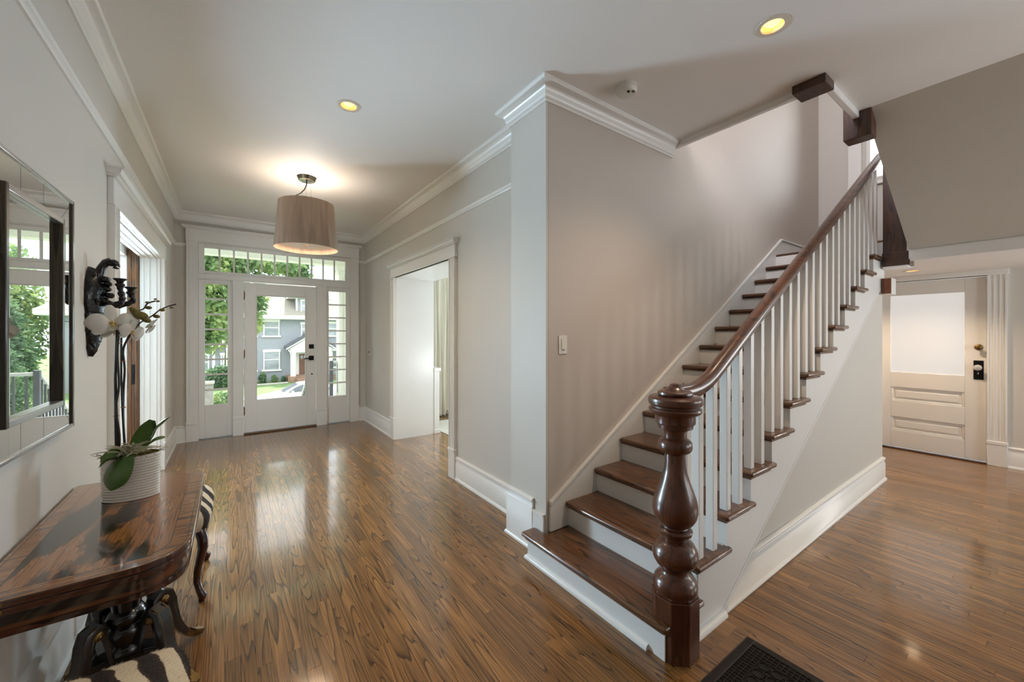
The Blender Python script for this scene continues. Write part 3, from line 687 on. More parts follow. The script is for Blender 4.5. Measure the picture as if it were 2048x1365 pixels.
# ---------------------------------------------------------------- pendant lamp
PX, PY = .632, 4.53
t = empty('pendant_lamp', (PX, PY, ZC), 'taupe drum pendant lamp hanging before the front door', 'pendant lamp')
m = MB(); m.lathe([(.092, ZC), (.094, ZC-.004), (.078, ZC-.038), (.072, ZC-.040), (.001, ZC-.040)], (PX, PY), 40); m.build('canopy', STEEL, t, smooth=30)
for dx, dy in ((-.035, .03), (.035, -.03), (.0, .045)):
    m = MB(); m.tube([(PX+dx, PY+dy, ZC-.04), (PX+dx*1.05, PY+dy*1.05, 2.70)], .0011, 6); m.build('suspension_wire', STEEL, t)
m = MB(); m.tube([(PX, PY, ZC-.04), (PX-.001, PY, ZC-.075), (PX-.02, PY, ZC-.13), (PX-.06, PY, ZC-.18), (PX-.11, PY, ZC-.215), (PX-.135, PY, ZC-.25), (PX-.138, PY, ZC-.31), (PX-.08, PY, ZC-.35), (PX, PY, ZC-.37)], .0055, 8); m.build('cord', plain('black_cord', srgb(26, 24, 23), .5), t, smooth=60)
zt, zb, rt, rb = 2.785, 2.318, .256, .297
m = MB(); n = 96
vs = []; fs = []
for i in range(n):
    a = 2*PI*i/n; q = .0012*math.sin(i*5.3)+.001*math.sin(i*2.1)
    for r, z in ((rb, zb), (rt, zt), (rt-.004, zt), (rb-.004, zb)): vs.append((PX+(r+q)*math.cos(a), PY+(r+q)*math.sin(a), z))
for i in range(n):
    k = (i+1) % n
    for j in range(4): l = (j+1) % 4; fs.append((i*4+j, k*4+j, k*4+l, i*4+l))
m.add(vs, fs)
shade, n_, b_, o_ = newmat('pleated_shade_fabric')
tcn = N(n_, 'ShaderNodeTexCoord'); mp = N(n_, 'ShaderNodeMapping'); mp.inputs['Scale'].default_value = (30, 30, 1.0); nz1 = N(n_, 'ShaderNodeTexNoise', Scale=1.0, Detail=3)
n_.links.new(tcn.outputs['Object'], mp.inputs[0]); n_.links.new(mp.outputs[0], nz1.inputs['Vector'])
rp = N(n_, 'ShaderNodeValToRGB'); rp.color_ramp.elements[0].position = .3; rp.color_ramp.elements[1].position = .72
rp.color_ramp.elements[0].color = srgb(158, 140, 124); rp.color_ramp.elements[1].color = srgb(186, 164, 144); n_.links.new(nz1.outputs[0], rp.inputs[0])
n_.links.new(rp.outputs[0], b_.inputs['Base Color']); b_.inputs['Roughness'].default_value = .8
tr = N(n_, 'ShaderNodeBsdfTranslucent'); n_.links.new(rp.outputs[0], tr.inputs[0]); mxs = N(n_, 'ShaderNodeMixShader'); mxs.inputs[0].default_value = .12
n_.links.new(b_.outputs[0], mxs.inputs[1]); n_.links.new(tr.outputs[0], mxs.inputs[2]); n_.links.new(mxs.outputs[0], o_.inputs[0])
m.build('shade', shade, t, smooth=50)
DIFF = plain('frosted_diffuser', srgb(225, 215, 205), .5, var=.02)
m = MB(); m.lathe([(.001, 2.372), (.262, 2.372), (.262, 2.366), (.001, 2.366)], (PX, PY), 48); m.build('diffuser', DIFF, t)
m = MB(); m.lathe([(.009, 2.366), (.009, 2.352), (.005, 2.346), (.001, 2.345)], (PX, PY), 12); m.build('finial', BRASS, t)
m = MB(); m.ell((PX, PY, 2.62), (.028, .028, .04), 14, 10); m.build('bulb', emit('pendant_bulb', (1, .78, .5, 1), 3), t)
lamp('pendant_glow', 'POINT', (PX, PY, 2.70), (0, 0, 0), 4, (1, .86, .72), shadow_soft_size=.12)
lamp('pendant_down', 'AREA', (PX, PY, 2.362), (0, 0, 0), 2.5, (1, .74, .5), shape='DISK', size=.5)

# ---------------------------------------------------------------- floor register
t = empty('floor_register', (1.75, .62, 0), 'dark cast metal floor register beside the newel post', 'floor register')
IRON = plain('cast_bronze', srgb(48, 42, 38), .5, .7, var=.2, vscale=30, bump=.1, bscale=90)
gx0, gx1, gy0, gy1, bw = 1.30, 2.0, .37, .87, .036
m = MB(); zt = .006
m.box(gx0, gy0, 0, gx1, gy0+bw, zt); m.box(gx0, gy1-bw, 0, gx1, gy1, zt); m.box(gx0, gy0+bw, 0, gx0+bw, gy1-bw, zt); m.box(gx1-bw, gy0+bw, 0, gx1, gy1-bw, zt); m.build('frame', IRON, t, bevel=.003)
m = MB(); m.box(gx0+.02, gy0+.02, .0003, gx1-.02, gy1-.02, .0009); m.build('depth_shade', DARKGAP, t)  # thin dark sheet painting in the unlit depth below the grille
ix0, ix1, iy0, iy1 = gx0+bw, gx1-bw, gy0+bw, gy1-bw
m = MB(); b = .0016; cell = .0195
nx = round((ix1-ix0)/cell); ny = round((iy1-iy0)/cell); cx_ = (ix1-ix0)/nx; cy_ = (iy1-iy0)/ny; zb = .001
ring_ = 3
for i in range(1, nx):
    x = ix0+i*cx_
    if i <= ring_ or i >= nx-ring_: m.box(x-b, iy0, zb, x+b, iy1, .0045)
    else:
        m.box(x-b, iy0, zb, x+b, iy0+ring_*cy_, .0045); m.box(x-b, iy1-ring_*cy_, zb, x+b, iy1, .0045)
for j in range(1, ny):
    y = iy0+j*cy_
    if j <= ring_ or j >= ny-ring_: m.box(ix0, y-b, zb, ix1, y+b, .0046)
    else:
        m.box(ix0, y-b, zb, ix0+ring_*cx_, y+b, .0046); m.box(ix1-ring_*cx_, y-b, zb, ix1, y+b, .0046)
m.build('border_grid', IRON, t, smooth=0, kind='stuff', fix=False)
# centre lattice of interlaced ovals
m = MB(); ax0, ax1, ay0, ay1 = ix0+ring_*cx_, ix1-ring_*cx_, iy0+ring_*cy_, iy1-ring_*cy_
p = .056; nxx = round((ax1-ax0)/p); nyy = round((ay1-ay0)/p); px = (ax1-ax0)/nxx; py = (ay1-ay0)/nyy
for i in range(nxx):
    for j in range(nyy):
        for ox, oy, r in ((.5, .5, .42), (0, 0, .26)):
            if (ox == 0) and (i == 0 or j == 0): continue
            cx, cyy = ax0+(i+ox)*px, ay0+(j+oy)*py; q = 8
            for k in range(q):
                a0, a1 = 2*PI*(k+.5)/q, 2*PI*(k+1.5)/q; r0 = r-.028; r1 = r+.028
                P = [(cx+px*rr_*math.cos(a), cyy+py*rr_*math.sin(a)) for rr_, a in ((r0, a0), (r1, a0), (r1, a1), (r0, a1))]
                m.prism(P, 'z', zb, .0046)
        for dx, dy in ((.42, 0), (-.42, 0), (0, .42), (0, -.42)):
            cx, cyy = ax0+(i+.5)*px, ay0+(j+.5)*py
            x2, y2 = cx+px*(.5 if dx > 0 else -.5 if dx < 0 else 0), cyy+py*(.5 if dy > 0 else -.5 if dy < 0 else 0)
            m.box(min(cx+dx*px, x2)-.0012, min(cyy+dy*py, y2)-.0012, zb, max(cx+dx*px, x2)+.0012, max(cyy+dy*py, y2)+.0012, .0045)
m.build('oval_lattice', IRON, t, smooth=0, kind='stuff', fix=False)
m = MB(); m.tone = .35; m.box(1.28, .874, 0, 2.06, .928, .0012); m.build('border_plank', FLOOR, floor, tone=True, fix=False)
m = MB(); m.tone = .5; m.box(2.004, .36, 0, 2.06, .874, .0012); m.build('border_plank', FLOOR, floor, tone=True, fix=False)

# ---------------------------------------------------------------- dining room beyond the right opening
LINEN = plain('ivory_linen', srgb(226, 219, 202), .85, bump=.1, bscale=300, var=.03)
t = empty('curtain', (3.15, 6.3, 0), 'long ivory linen curtain hanging in the dining room', 'curtain')
def drape(x0, x1, y, z0, z1, amp, folds):
    m = MB(); n = 120; vs = []; fs = []; rows = 7
    for j in range(rows):
        z = z0+(z1-z0)*j/(rows-1)
        for i in range(n+1):
            s = i/n; a = s*folds*2*PI+.6*math.sin(s*9)
            yy = y+amp*(1.15-.35*j/(rows-1))*math.sin(a)+.012*math.sin(j*1.1+s*14)
            vs.append((x0+(x1-x0)*s+.012*math.cos(a*.5+j), yy, z))
    for j in range(rows-1):
        for i in range(n): k = j*(n+1)+i; fs.append((k, k+1, k+n+2, k+n+1))
    off = len(vs); vs += [(x, y+.004, z) for x, y, z in vs]; fs += [tuple(q+off for q in f[::-1]) for f in fs]
    return m.add(vs, fs)
drape(2.80, 3.40, 6.30, .02, 2.72, .045, 7).build('drape_panel', LINEN, t, smooth=80, fix=False)
drape(2.80, 3.40, 6.297, .02, .12, .052, 7).build('hem', LINEN, t, smooth=80, fix=False)
m = MB(); m.tube([(2.7, 6.32, 2.74), (5.7, 6.32, 2.74)], .014, 12); m.build('curtain_rod', BRASS, t)
t = empty('dining_rug', (3.6, 5.2, 0), 'cream area rug on the dining room floor', 'rug')
m = MB(); m.box(2.50, 3.0, .0, 5.4, 5.95, .010); m.build('rug_pile', plain('cream_rug', srgb(214, 206, 190), .95, bump=.4, bscale=300, var=.06, vscale=12), t, bevel=.004)
m = MB(); m.box(2.374, 5.245, 0, 2.455, 5.42, .90); m.box(2.372, 5.235, .90, 2.475, 5.44, .945); m.box(2.372, 5.235, 0, 2.47, 5.43, .06); m.build('wall_half', TRIM, kind='structure', bevel=.004)
# ---------------------------------------------------------------- card table against the left wall
CALA, n, b, o = newmat('calamander_veneer')
g_ = N(n, 'ShaderNodeNewGeometry'); mp = N(n, 'ShaderNodeMapping'); mp.inputs['Scale'].default_value = (7, 1.7, 7); n.links.new(g_.outputs['Position'], mp.inputs[0])
nA = N(n, 'ShaderNodeTexNoise', Scale=1.0, Detail=5, Roughness=.55, Distortion=.5); n.links.new(mp.outputs[0], nA.inputs['Vector'])
rA = N(n, 'ShaderNodeValToRGB'); e = rA.color_ramp.elements; e[0].position = .43; e[0].color = srgb(26, 21, 19); e[1].position = .49; e[1].color = srgb(156, 104, 58)
x = e.new(.455); x.color = srgb(40, 30, 25); x = e.new(.47); x.color = srgb(122, 74, 38)
mpB = N(n, 'ShaderNodeMapping'); mpB.inputs['Scale'].default_value = (160, 9, 160); n.links.new(g_.outputs['Position'], mpB.inputs[0])
nB = N(n, 'ShaderNodeTexNoise', Scale=1.0, Detail=2); n.links.new(mpB.outputs[0], nB.inputs['Vector'])
rB = N(n, 'ShaderNodeValToRGB'); rB.color_ramp.elements[0].position = .36; rB.color_ramp.elements[0].color = (.6, .55, .5, 1); rB.color_ramp.elements[1].position = .52; rB.color_ramp.elements[1].color = (1, 1, 1, 1)
mxA = N(n, 'ShaderNodeMix', data_type='RGBA', blend_type='MULTIPLY'); mxA.inputs[0].default_value = 1
n.links.new(nA.outputs[0], rA.inputs[0]); n.links.new(nB.outputs[0], rB.inputs[0]); n.links.new(rA.outputs[0], mxA.inputs[6]); n.links.new(rB.outputs[0], mxA.inputs[7]); n.links.new(mxA.outputs[2], b.inputs['Base Color'])
b.inputs['Roughness'].default_value = .18; b.inputs['Coat Weight'].default_value = .8; b.inputs['Coat Roughness'].default_value = .06
BAND = wood('crossbanded_veneer', (srgb(98, 62, 36), srgb(146, 98, 58), srgb(166, 116, 72)), 'x', rough=.18, coat=.8, wide=26, along=3, rings=3, pore=.25, bump=0, tone=.04, coord='Position', croug=.06)
EDGE = wood('rosewood_edge', (srgb(34, 17, 12), srgb(60, 30, 20), srgb(84, 42, 24)), 'x', rough=.2, coat=.7, wide=20, along=2, rings=3, pore=.3, bump=0, tone=.04, coord='Position', croug=.06)
FRIEZE = wood('striped_veneer', (srgb(22, 16, 14), srgb(40, 28, 22), srgb(120, 70, 36)), 'x', rough=.2, coat=.7, wide=26, along=.9, rings=2.4, pore=.3, bump=0, tone=.03, coord='Position', croug=.06)
EBON = plain('ebonised_wood', srgb(20, 21, 23), .22, var=.15, coat=.6, bump=.03)
tx0, tx1, ty0, ty1, TZ = -.600, -.115, 1.675, 2.73, .72
def dshape(ins, rad=.15, n=10):
    x0, x1, y0, y1, r = tx0+min(ins, .02)*0+ins*(0 if ins == 0 else 1), tx1-ins, ty0+ins, ty1-ins, max(.02, rad-ins)
    P = [(x0, y0)]
    for i in range(n+1): a = -PI/2+PI/2*i/n; P.append((x1-r+r*math.cos(a), y0+r+r*math.sin(a)))
    for i in range(n+1): a = PI/2*i/n; P.append((x1-r+r*math.cos(a), y1-r+r*math.sin(a)))
    P.append((x0, y1)); return P
t = empty('card_table', (-.36, 2.2, 0), 'antique fold-over card table in striped dark veneer against the left wall', 'table')
def band_ring(m, a, b, z0, z1):
    A, B = dshape(a), dshape(b); n = len(A)
    vs = [(x, y, z1) for x, y in A]+[(x, y, z1) for x, y in B]+[(x, y, z0) for x, y in A]+[(x, y, z0) for x, y in B]
    fs = [(i, (i+1) % n, (i+1) % n+n, i+n) for i in range(n)]+[(i, i+2*n, (i+1) % n+2*n, (i+1) % n) for i in range(n)]+[(i+n, (i+1) % n+n, (i+1) % n+3*n, i+3*n) for i in range(n)]+[(i+2*n, i+3*n, (i+1) % n+3*n, (i+1) % n+2*n) for i in range(n)]
    return m.add(vs, fs)
m = MB(); m.prism(dshape(.058), 'z', .706, TZ); m.build('veneer_field', CALA, t, smooth=20)
m = MB(); band_ring(m, .0562, .0588, .707, TZ+.0002); band_ring(m, .012, .0145, .707, TZ+.0002); m.build('ebony_stringing', EBON, t, smooth=0)
m = MB(); band_ring(m, .0145, .0565, .706, TZ); band_ring(m, .003, .012, .7065, TZ); m.build('crossbanding', BAND, t, smooth=20)
m = MB(); m.prism(dshape(0), 'z', .6985, .7185); m.build('upper_leaf', EDGE, t, smooth=30, bevel=.002)
m = MB(); m.prism(dshape(.002), 'z', .676, .6965); m.build('lower_leaf', EDGE, t, smooth=30, bevel=.002)
m = MB(); m.prism(dshape(.012), 'z', .632, .676); m.build('frieze', FRIEZE, t, smooth=30)
m = MB(); band_ring(m, .006, .04, .622, .632); band_ring(m, .010, .04, .614, .622); m.build('frieze_moulding', EDGE, t, smooth=30)
m = MB(); m.prism(dshape(.04), 'z', .612, .63); m.build('underframe', EDGE, t, smooth=30)
for z in (.688, .708):
    m = MB(); m.box(-.535, ty0-.0012, z-.006, -.508, ty0+.01, z+.006); m.build('brass_hinge', BRASS, t, bevel=.002)
CXT, CYT = -.35, 2.245
def column(cx, cyy, r, z0, z1):
    H = z1-z0
    P = [(1.05, 0), (1.05, .03), (.82, .06), (.98, .12), (1.18, .17), (1.12, .21), (.9, .24), (1.05, .28), (1.12, .31), (.95, .35), (.8, .37), (.86, .42), (.98, .52), (1.04, .56), (.9, .60), (1.0, .63), (1.06, .66), (.92, .69), (.74, .72), (.70, .80), (.85, .84), (1.0, .87), (.9, .91), (1.1, .95), (1.1, 1)]
    m = MB(); m.lathe([(a*r, z0+b*H) for a, b in P], (cx, cyy), 28); return m
column(CXT, CYT-.02, .056, .165, .615).build('turned_column', EBON, t, smooth=45)
for dx, dy in ((-.085, .06), (.075, .10)): column(CXT+dx, CYT+dy, .03, .165, .615).build('turned_column', EBON, t, smooth=45)
m = MB(); q = [(-.10, -.07), (-.05, -.055), (.05, -.055), (.10, -.07), (.085, 0), (.11, .13), (.05, .11), (-.05, .11), (-.11, .13), (-.085, 0)]
m.prism([(CXT+x*1.1, CYT+y*1.15) for x, y in q], 'z', .115, .16); m.prism([(CXT+x*1.18, CYT+y*1.22) for x, y in q], 'z', .125, .15); m.build('platform', EBON, t, bevel=.004, smooth=0)
for sx, sy in ((1, 1), (1, -1), (-1, 1), (-1, -1)):
    ln = Vector((.225*sx, .168*sy, 0)); 
    if sx < 0: ln.x = -.20
    D = ln.length; u = ln.normalized(); b0 = Vector((CXT, CYT, 0))
    path = [(.062, .140), (.076, .19), (.089, .24), (.103, .285), (.123, .306), (.145, .294), (.158, .255), (.166, .205), (.179, .15), (.202, .10), (.234, .055), (.270, .026), (.300, .018)]
    sc = D/.300
    pts = [b0+u*(d*sc)+Vector((0, 0, z)) for d, z in path]
    rads = [1.0, 1.0, .95, .9, .95, 1, 1, .95, .9, .8, .68, .55, .5]
    sec = [(-.028, -.019), (.028, -.019), (.030, -.010), (.030, .010), (.028, .019), (-.028, .019), (-.030, .010), (-.030, -.010)]
    m = MB(); m.tube(pts, rads, sect=sec); lg = m.build('leg', EBON, t, smooth=35)
    m = MB(); pts2 = [b0+u*(d*sc)+Vector((0, 0, z)) for d, z in ((.262, .038), (.285, .024), (.305, .018), (.318, .016))]
    m.tube(pts2, [.72, .66, .62, .3], sect=sec); m.build('brass_toe', BRASS, lg, smooth=35)
    nrm = Vector((-u.y, u.x, 0))
    for s in (-1, 1):
        m = MB(); c0 = b0+u*(.125*sc)+Vector((0, 0, .280))+nrm*s*.028; M = Matrix.Rotation(math.atan2(nrm.y, nrm.x), 3, 'Z')
        m.ell(c0, (.008, .018, .018), 14, 8, M); m.ell(c0+nrm*s*.004, (.008, .009, .009), 10, 6, M)
        m.build('brass_rosette', BRASS, lg)
    m = MB(); sec2 = [(-.0012+o, .0192) for o in (0,)]
    for off in (-.020, .020):
        m.tube([p+nrm*off+Vector((0, 0, 0)) for p in pts[4:12]], [r_ for r_ in rads[4:12]], sect=[(-.0012, -.0196), (.0012, -.0196), (.0012, .0196), (-.0012, .0196)])
    m.build('gilt_line', BRASS, lg, smooth=0)

# ---------------------------------------------------------------- zebra hide stools
zm, n, b, o = newmat('zebra_hide')
tc_ = N(n, 'ShaderNodeTexCoord'); mp = N(n, 'ShaderNodeMapping'); mp.inputs['Rotation'].default_value = (0, 0, R(-28))
wv = N(n, 'ShaderNodeTexWave', wave_type='BANDS', bands_direction='X', Scale=3.9, Distortion=3.2, Detail=1.4); wv.inputs['Detail Scale'].default_value = 1.3
n.links.new(tc_.outputs['Object'], mp.inputs[0]); n.links.new(mp.outputs[0], wv.inputs['Vector'])
n3 = N(n, 'ShaderNodeTexNoise', Scale=140, Detail=2); n.links.new(tc_.outputs['Object'], n3.inputs['Vector'])
ad = N(n, 'ShaderNodeMath', operation='MULTIPLY_ADD'); ad.inputs[1].default_value = .22; n.links.new(n3.outputs[0], ad.inputs[0]); n.links.new(wv.outputs['Fac'], ad.inputs[2])
rp = N(n, 'ShaderNodeValToRGB'); e = rp.color_ramp.elements; e[0].position = .56; e[0].color = srgb(58, 38, 30); e[1].position = .66; e[1].color = srgb(220, 206, 180)
x = e.new(.2); x.color = srgb(30, 22, 20)
n.links.new(ad.outputs[0], rp.inputs[0]); n.links.new(rp.outputs[0], b.inputs['Base Color']); b.inputs['Roughness'].default_value = .8
bp = N(n, 'ShaderNodeBump', Strength=.5, Distance=.004); n.links.new(n3.outputs[0], bp.inputs['Height']); n.links.new(bp.outputs[0], b.inputs['Normal'])
LEGW = plain('polished_mahogany', srgb(58, 26, 18), .22, var=.25, coat=.6, vscale=6, aniso=(8, 8, 1))
def seat_surface(u, v, hx, hy):
    """u, v in -1..1 over the top; returns a softly domed rounded-rectangle point"""
    ex = math.copysign(abs(u)**1.0, u); ey = v
    sx = hx*ex*(1-.10*abs(ey)**6); sy = hy*ey*(1-.10*abs(ex)**6)
    d = max(abs(ex), abs(ey)); h = .055*(1-d**4)+.006*math.sin(ex*3+1)*math.cos(ey*2.4)
    return sx, sy, h
def make_stool(label, cx, cyy, hx, hy, ztop, fur):
    t = empty('zebra_stool', (cx, cyy, 0), label, 'stool', 'zebra hide stools')
    m = MB(); n_ = 22; vs = []; fs = []; zr = ztop-.055
    for j in range(n_+1):
        for i in range(n_+1):
            x, y, h = seat_surface(-1+2*i/n_, -1+2*j/n_, hx, hy); vs.append((cx+x, cyy+y, zr+h))
    for j in range(n_):
        for i in range(n_): k = j*(n_+1)+i; fs.append((k, k+1, k+n_+2, k+n_+1))
    rim = [i for i in range(n_+1)]+[j*(n_+1)+n_ for j in range(1, n_+1)]+[n_*(n_+1)+i for i in range(n_-1, -1, -1)]+[j*(n_+1) for j in range(n_-1, 0, -1)]
    loop = rim; nr = len(rim)
    for dz, o_ in ((-.018, .008), (-.045, .006), (-.075, -.002), (-.082, -.03)):
        base = len(vs)
        for q in rim:
            x, y, z = vs[q]; dx, dy = x-cx, y-cyy; l = math.hypot(dx, dy)
            vs.append((x+dx/l*o_, y+dy/l*o_, zr+dz+.003*math.sin(q*1.7)))
        for a in range(nr): fs.append((loop[a], base+a, base+(a+1) % nr, loop[(a+1) % nr]))
        loop = list(range(base, base+nr))
    m.add(vs, fs); m.build('seat_cushion', zm, t, smooth=80)
    if fur:
        f = MB(); rg = random.Random(3)
        for _ in range(11000):
            side = rg.random() < .25
            u, v = rg.uniform(-1, 1), rg.uniform(-1, 1)
            if side:
                if rg.random() < .5: u = math.copysign(1, u)
                else: v = math.copysign(1, v)
            x, y, h = seat_surface(u, v, hx, hy); p = Vector((cx+x, cyy+y, zr+h-(rg.random()*.05 if side else .0005)))
            if side: d0 = Vector((x/hx, y/hy, 0)).normalized(); p += d0*.007; d = (d0*.5+Vector((rg.uniform(-.3, .3), rg.uniform(-.3, .3), -.6))).normalized()
            else: d = Vector((.75*u+rg.uniform(-.4, .4)+.2, .75*v+rg.uniform(-.4, .4)-.5, .28)).normalized()
            L_ = rg.uniform(.005, .011); wv_ = d.cross(Vector((rg.uniform(-1, 1), rg.uniform(-1, 1), 1))).normalized()*.0005
            f.add([p-wv_, p+wv_, p+d*L_], [(0, 1, 2)])
        f.build('fur', zm, t, smooth=0, kind='stuff', fix=False)
    m = MB(); m.box(cx-hx*.86, cyy-hy*.86, zr-.10, cx+hx*.86, cyy+hy*.86, zr-.07); m.build('seat_rail', LEGW, t, bevel=.006)
    zb = zr-.07
    for sx in (-1, 1):
        for sy in (-1, 1):
            px, py = cx+sx*hx*.80, cyy+sy*hy*.84; d = Vector((sx*.8, sy*.6, 0)).normalized()
            P = [(0, zb), (.018, zb-.05), (.020, zb-.10), (.008, zb*.62), (-.010, zb*.42), (-.014, zb*.27), (.002, zb*.14), (.020, zb*.07), (.016, .02), (.010, 0)]
            rd = [.026, .026, .024, .021, .018, .016, .016, .020, .018, .013]
            m = MB(); m.tube([Vector((px, py, z))+d*k for k, z in P], rd, 10); m.build('leg', LEGW, t, smooth=60)
    return t
make_stool('zebra hide stool in the near foreground before the card table', -.335, 1.235, .235, .34, .555, True)
make_stool('zebra hide stool at the far end of the card table', -.33, 2.94, .235, .27, .515, False)

# ---------------------------------------------------------------- wall mirror with mirrored segments
MIRR = plain('silvered_mirror', (.90, .91, .90, 1), .0, 1, var=.0)
FRAMED = wood('antiqued_dark_frame', (srgb(28, 25, 18), srgb(58, 52, 38), srgb(80, 72, 54)), 'z', rough=.3, coat=.5, wide=18, along=1.2, rings=2, tone=.05)
SILV = plain('silver_leaf_frame', srgb(196, 196, 196), .28, .9, var=.12, vscale=18, aniso=(3, 3, 18))
t = empty('wall_mirror', (XL+.002, 2.17, 1.04), 'large segmented wall mirror with a dark and silver frame on the left wall', 'mirror')
bx0, by0, by1, bz0, bz1 = XL, 1.79, 2.585, 1.032, 2.04
iy0, iy1, iz0, iz1 = 1.93, 2.437, 1.150, 1.925
m = MB(); m.box(bx0+.0015, by0+.004, bz0+.004, bx0+.0055, by1-.004, bz1-.004); m.build('backing', DARKGAP, t)
for nm, mt, a in (('outer_rail', SILV, (by0, bz0, by1, bz0+.016)), ('outer_rail', SILV, (by0, bz1-.016, by1, bz1)), ('outer_stile', FRAMED, (by0, bz0, by0+.022, bz1)), ('outer_stile', FRAMED, (by1-.022, bz0, by1, bz1))):
    m = MB(); m.box(bx0+.002, a[0], a[1], bx0+.024, a[2], a[3]); m.build(nm, mt, t, bevel=.004)
px = bx0+.013
gl = .0012
def seg(poly):
    m = MB(); m.prism(poly, 'x', px, px+.004); m.build('mirror_panel', MIRR, t, smooth=0)
yy = [iy0+gl, 2.005, 2.165, 2.33, iy1-gl]; zs = [iz0+gl, 1.40, 1.535, 1.67, iz1-gl]
ys_ = [iy0, 2.07, 2.265, iy1]
oz0, oz1, oy0, oy1 = bz0+.016, bz1-.016, by0+.022, by1-.022
for za, zb in ((oz0, iz0), (iz1, oz1)):
    for i in range(3):
        a, b_ = ys_[i]+gl, ys_[i+1]-gl
        if i == 0: P = [(oy0+gl, za if za < 1.1 else zb), (a, zb if za < 1.1 else za), (b_, zb if za < 1.1 else za), (b_, za if za < 1.1 else zb)]
        elif i == 2: P = [(a, za), (oy1-gl if za < 1.1 else b_, za), (b_ if za < 1.1 else oy1-gl, zb), (a, zb)]
        else: P = [(a, za), (b_, za), (b_, zb), (a, zb)]
        seg(P)
for ya, yb in ((oy0, iy0), (iy1, oy1)):
    for j in range(2):
        a, b_ = (iz0, 1.5)[j]+gl, (1.5, iz1)[j]-gl
        if ya == oy0: P = [(iy0, a), (iy0, b_), (oy0, b_ if j == 0 else oz1-.002), (oy0, oz0+.002 if j == 0 else a)]
        else: P = [(iy1, a), (oy1, oz0+.002 if j == 0 else a), (oy1, b_ if j == 0 else oz1-.002), (iy1, b_)]
        seg(P)
d0, d1 = bx0+.008, bx0+.030
for nm, mt, a in (('inner_rail', SILV, (iy0, iz0-.004, iy1, iz0+.020)), ('inner_rail', SILV, (iy0, iz1-.020, iy1, iz1+.004)), ('inner_stile', FRAMED, (iy0-.004, iz0-.004, iy0+.018, iz1+.004)), ('inner_stile', FRAMED, (iy1-.018, iz0-.004, iy1+.004, iz1+.004))):
    m = MB(); m.box(d0, a[0], a[1], d1, a[2], a[3]); m.build(nm, mt, t, bevel=.003)
m = MB(); m.box(bx0+.006, iy0+.018, iz0+.02, bx0+.010, iy1-.018, iz1-.02); m.build('mirror_glass', MIRR, t, smooth=0)
t.rotation_euler = (0, 0, R(-.55)); t.location = (XL+.009, 2.17, 1.04)

# ---------------------------------------------------------------- carved black wall sconce
LAC = plain('black_lacquer', srgb(9, 8, 9), .3, var=.3, coat=.35, bump=.5, bscale=55, spec=.35)
sy = 2.96
t = empty('wall_sconce', (XL, sy, 1.34), 'carved black lacquer bird wall sconce with two candle arms', 'wall sconce')
def rough_mesh(m, amt, sc, seed):
    m.v = [tuple(Vector(p)+noise.noise_vector(Vector(p)*sc+Vector((seed, 0, 0)))*amt) for p in m.v]; return m
m = MB(); n_ = 40
W_ = [(0, .012), (.03, .030), (.08, .034), (.13, .046), (.18, .052), (.22, .060), (.27, .074), (.31, .082), (.35, .078), (.39, .068), (.42, .050), (.455, .030), (.47, .012)]
D_ = [.012, .03, .04, .05, .045, .05, .055, .06, .058, .05, .045, .035, .01]
vs = []; fs = []; sg = 20
for (h, wd), dp in zip(W_, D_):
    for i in range(sg):
        a = PI*i/(sg-1); q = 1+.16*math.sin(i*2.4+h*60)+.12*math.sin(h*95)
        vs.append((XL+.002+dp*math.sin(a)*q, sy+wd*math.cos(a)*(1+.10*math.sin(h*80)), 1.33+h))
r_ = len(W_)
for j in range(r_-1):
    for i in range(sg): k = (i+1) % sg; fs.append((j*sg+i, j*sg+k, (j+1)*sg+k, (j+1)*sg+i))
fs += [tuple(range(sg))[::-1], tuple(range((r_-1)*sg, r_*sg))]
m.add(vs, fs)
for k in range(26):
    h = .03+.40*random.random(); i = min(r_-2, int(h/.47*(r_-1))); wd, dp = W_[i][1], D_[i]; a = random.uniform(.15, PI-.15)
    m.ell((XL+.004+dp*math.sin(a)*.95, sy+wd*math.cos(a)*.95, 1.33+h), (.012, .012, .018), 10, 7)
rough_mesh(m, .009, 30, 3); rough_mesh(m, .004, 70, 4); m.build('carved_back_plate', LAC, t, smooth=60)
m = MB(); m.tube([(XL+.02, sy, 1.72), (XL+.040, sy, 1.765), (XL+.050, sy, 1.80), (XL+.066, sy, 1.826), (XL+.086, sy, 1.834)], [.030, .024, .018, .019, .020], 14)
m.ell((XL+.090, sy, 1.826), (.026, .019, .019), 14, 10); rough_mesh(m, .002, 60, 9); h_ = m.build('bird_head', LAC, t, smooth=60)
m = MB(); m.tube([(XL+.105, sy, 1.828), (XL+.112, sy, 1.818), (XL+.120, sy, 1.806)], [.012, .007, .0015], 10); m.tube([(XL+.095, sy, 1.806), (XL+.106, sy, 1.800), (XL+.116, sy, 1.798)], [.009, .006, .002], 10); m.build('beak', LAC, h_, smooth=60)
for z, x, r0 in ((1.735, .060, .024), (1.712, .072, .02), (1.685, .064, .024), (1.652, .078, .022), (1.50, .05, .022), (1.44, .045, .02)):
    m = MB(); m.ell((XL+x, sy, z), (r0, r0, r0*.7), 14, 10); rough_mesh(m, .004, 50, 5); m.build('carved_scroll', LAC, t, smooth=60)
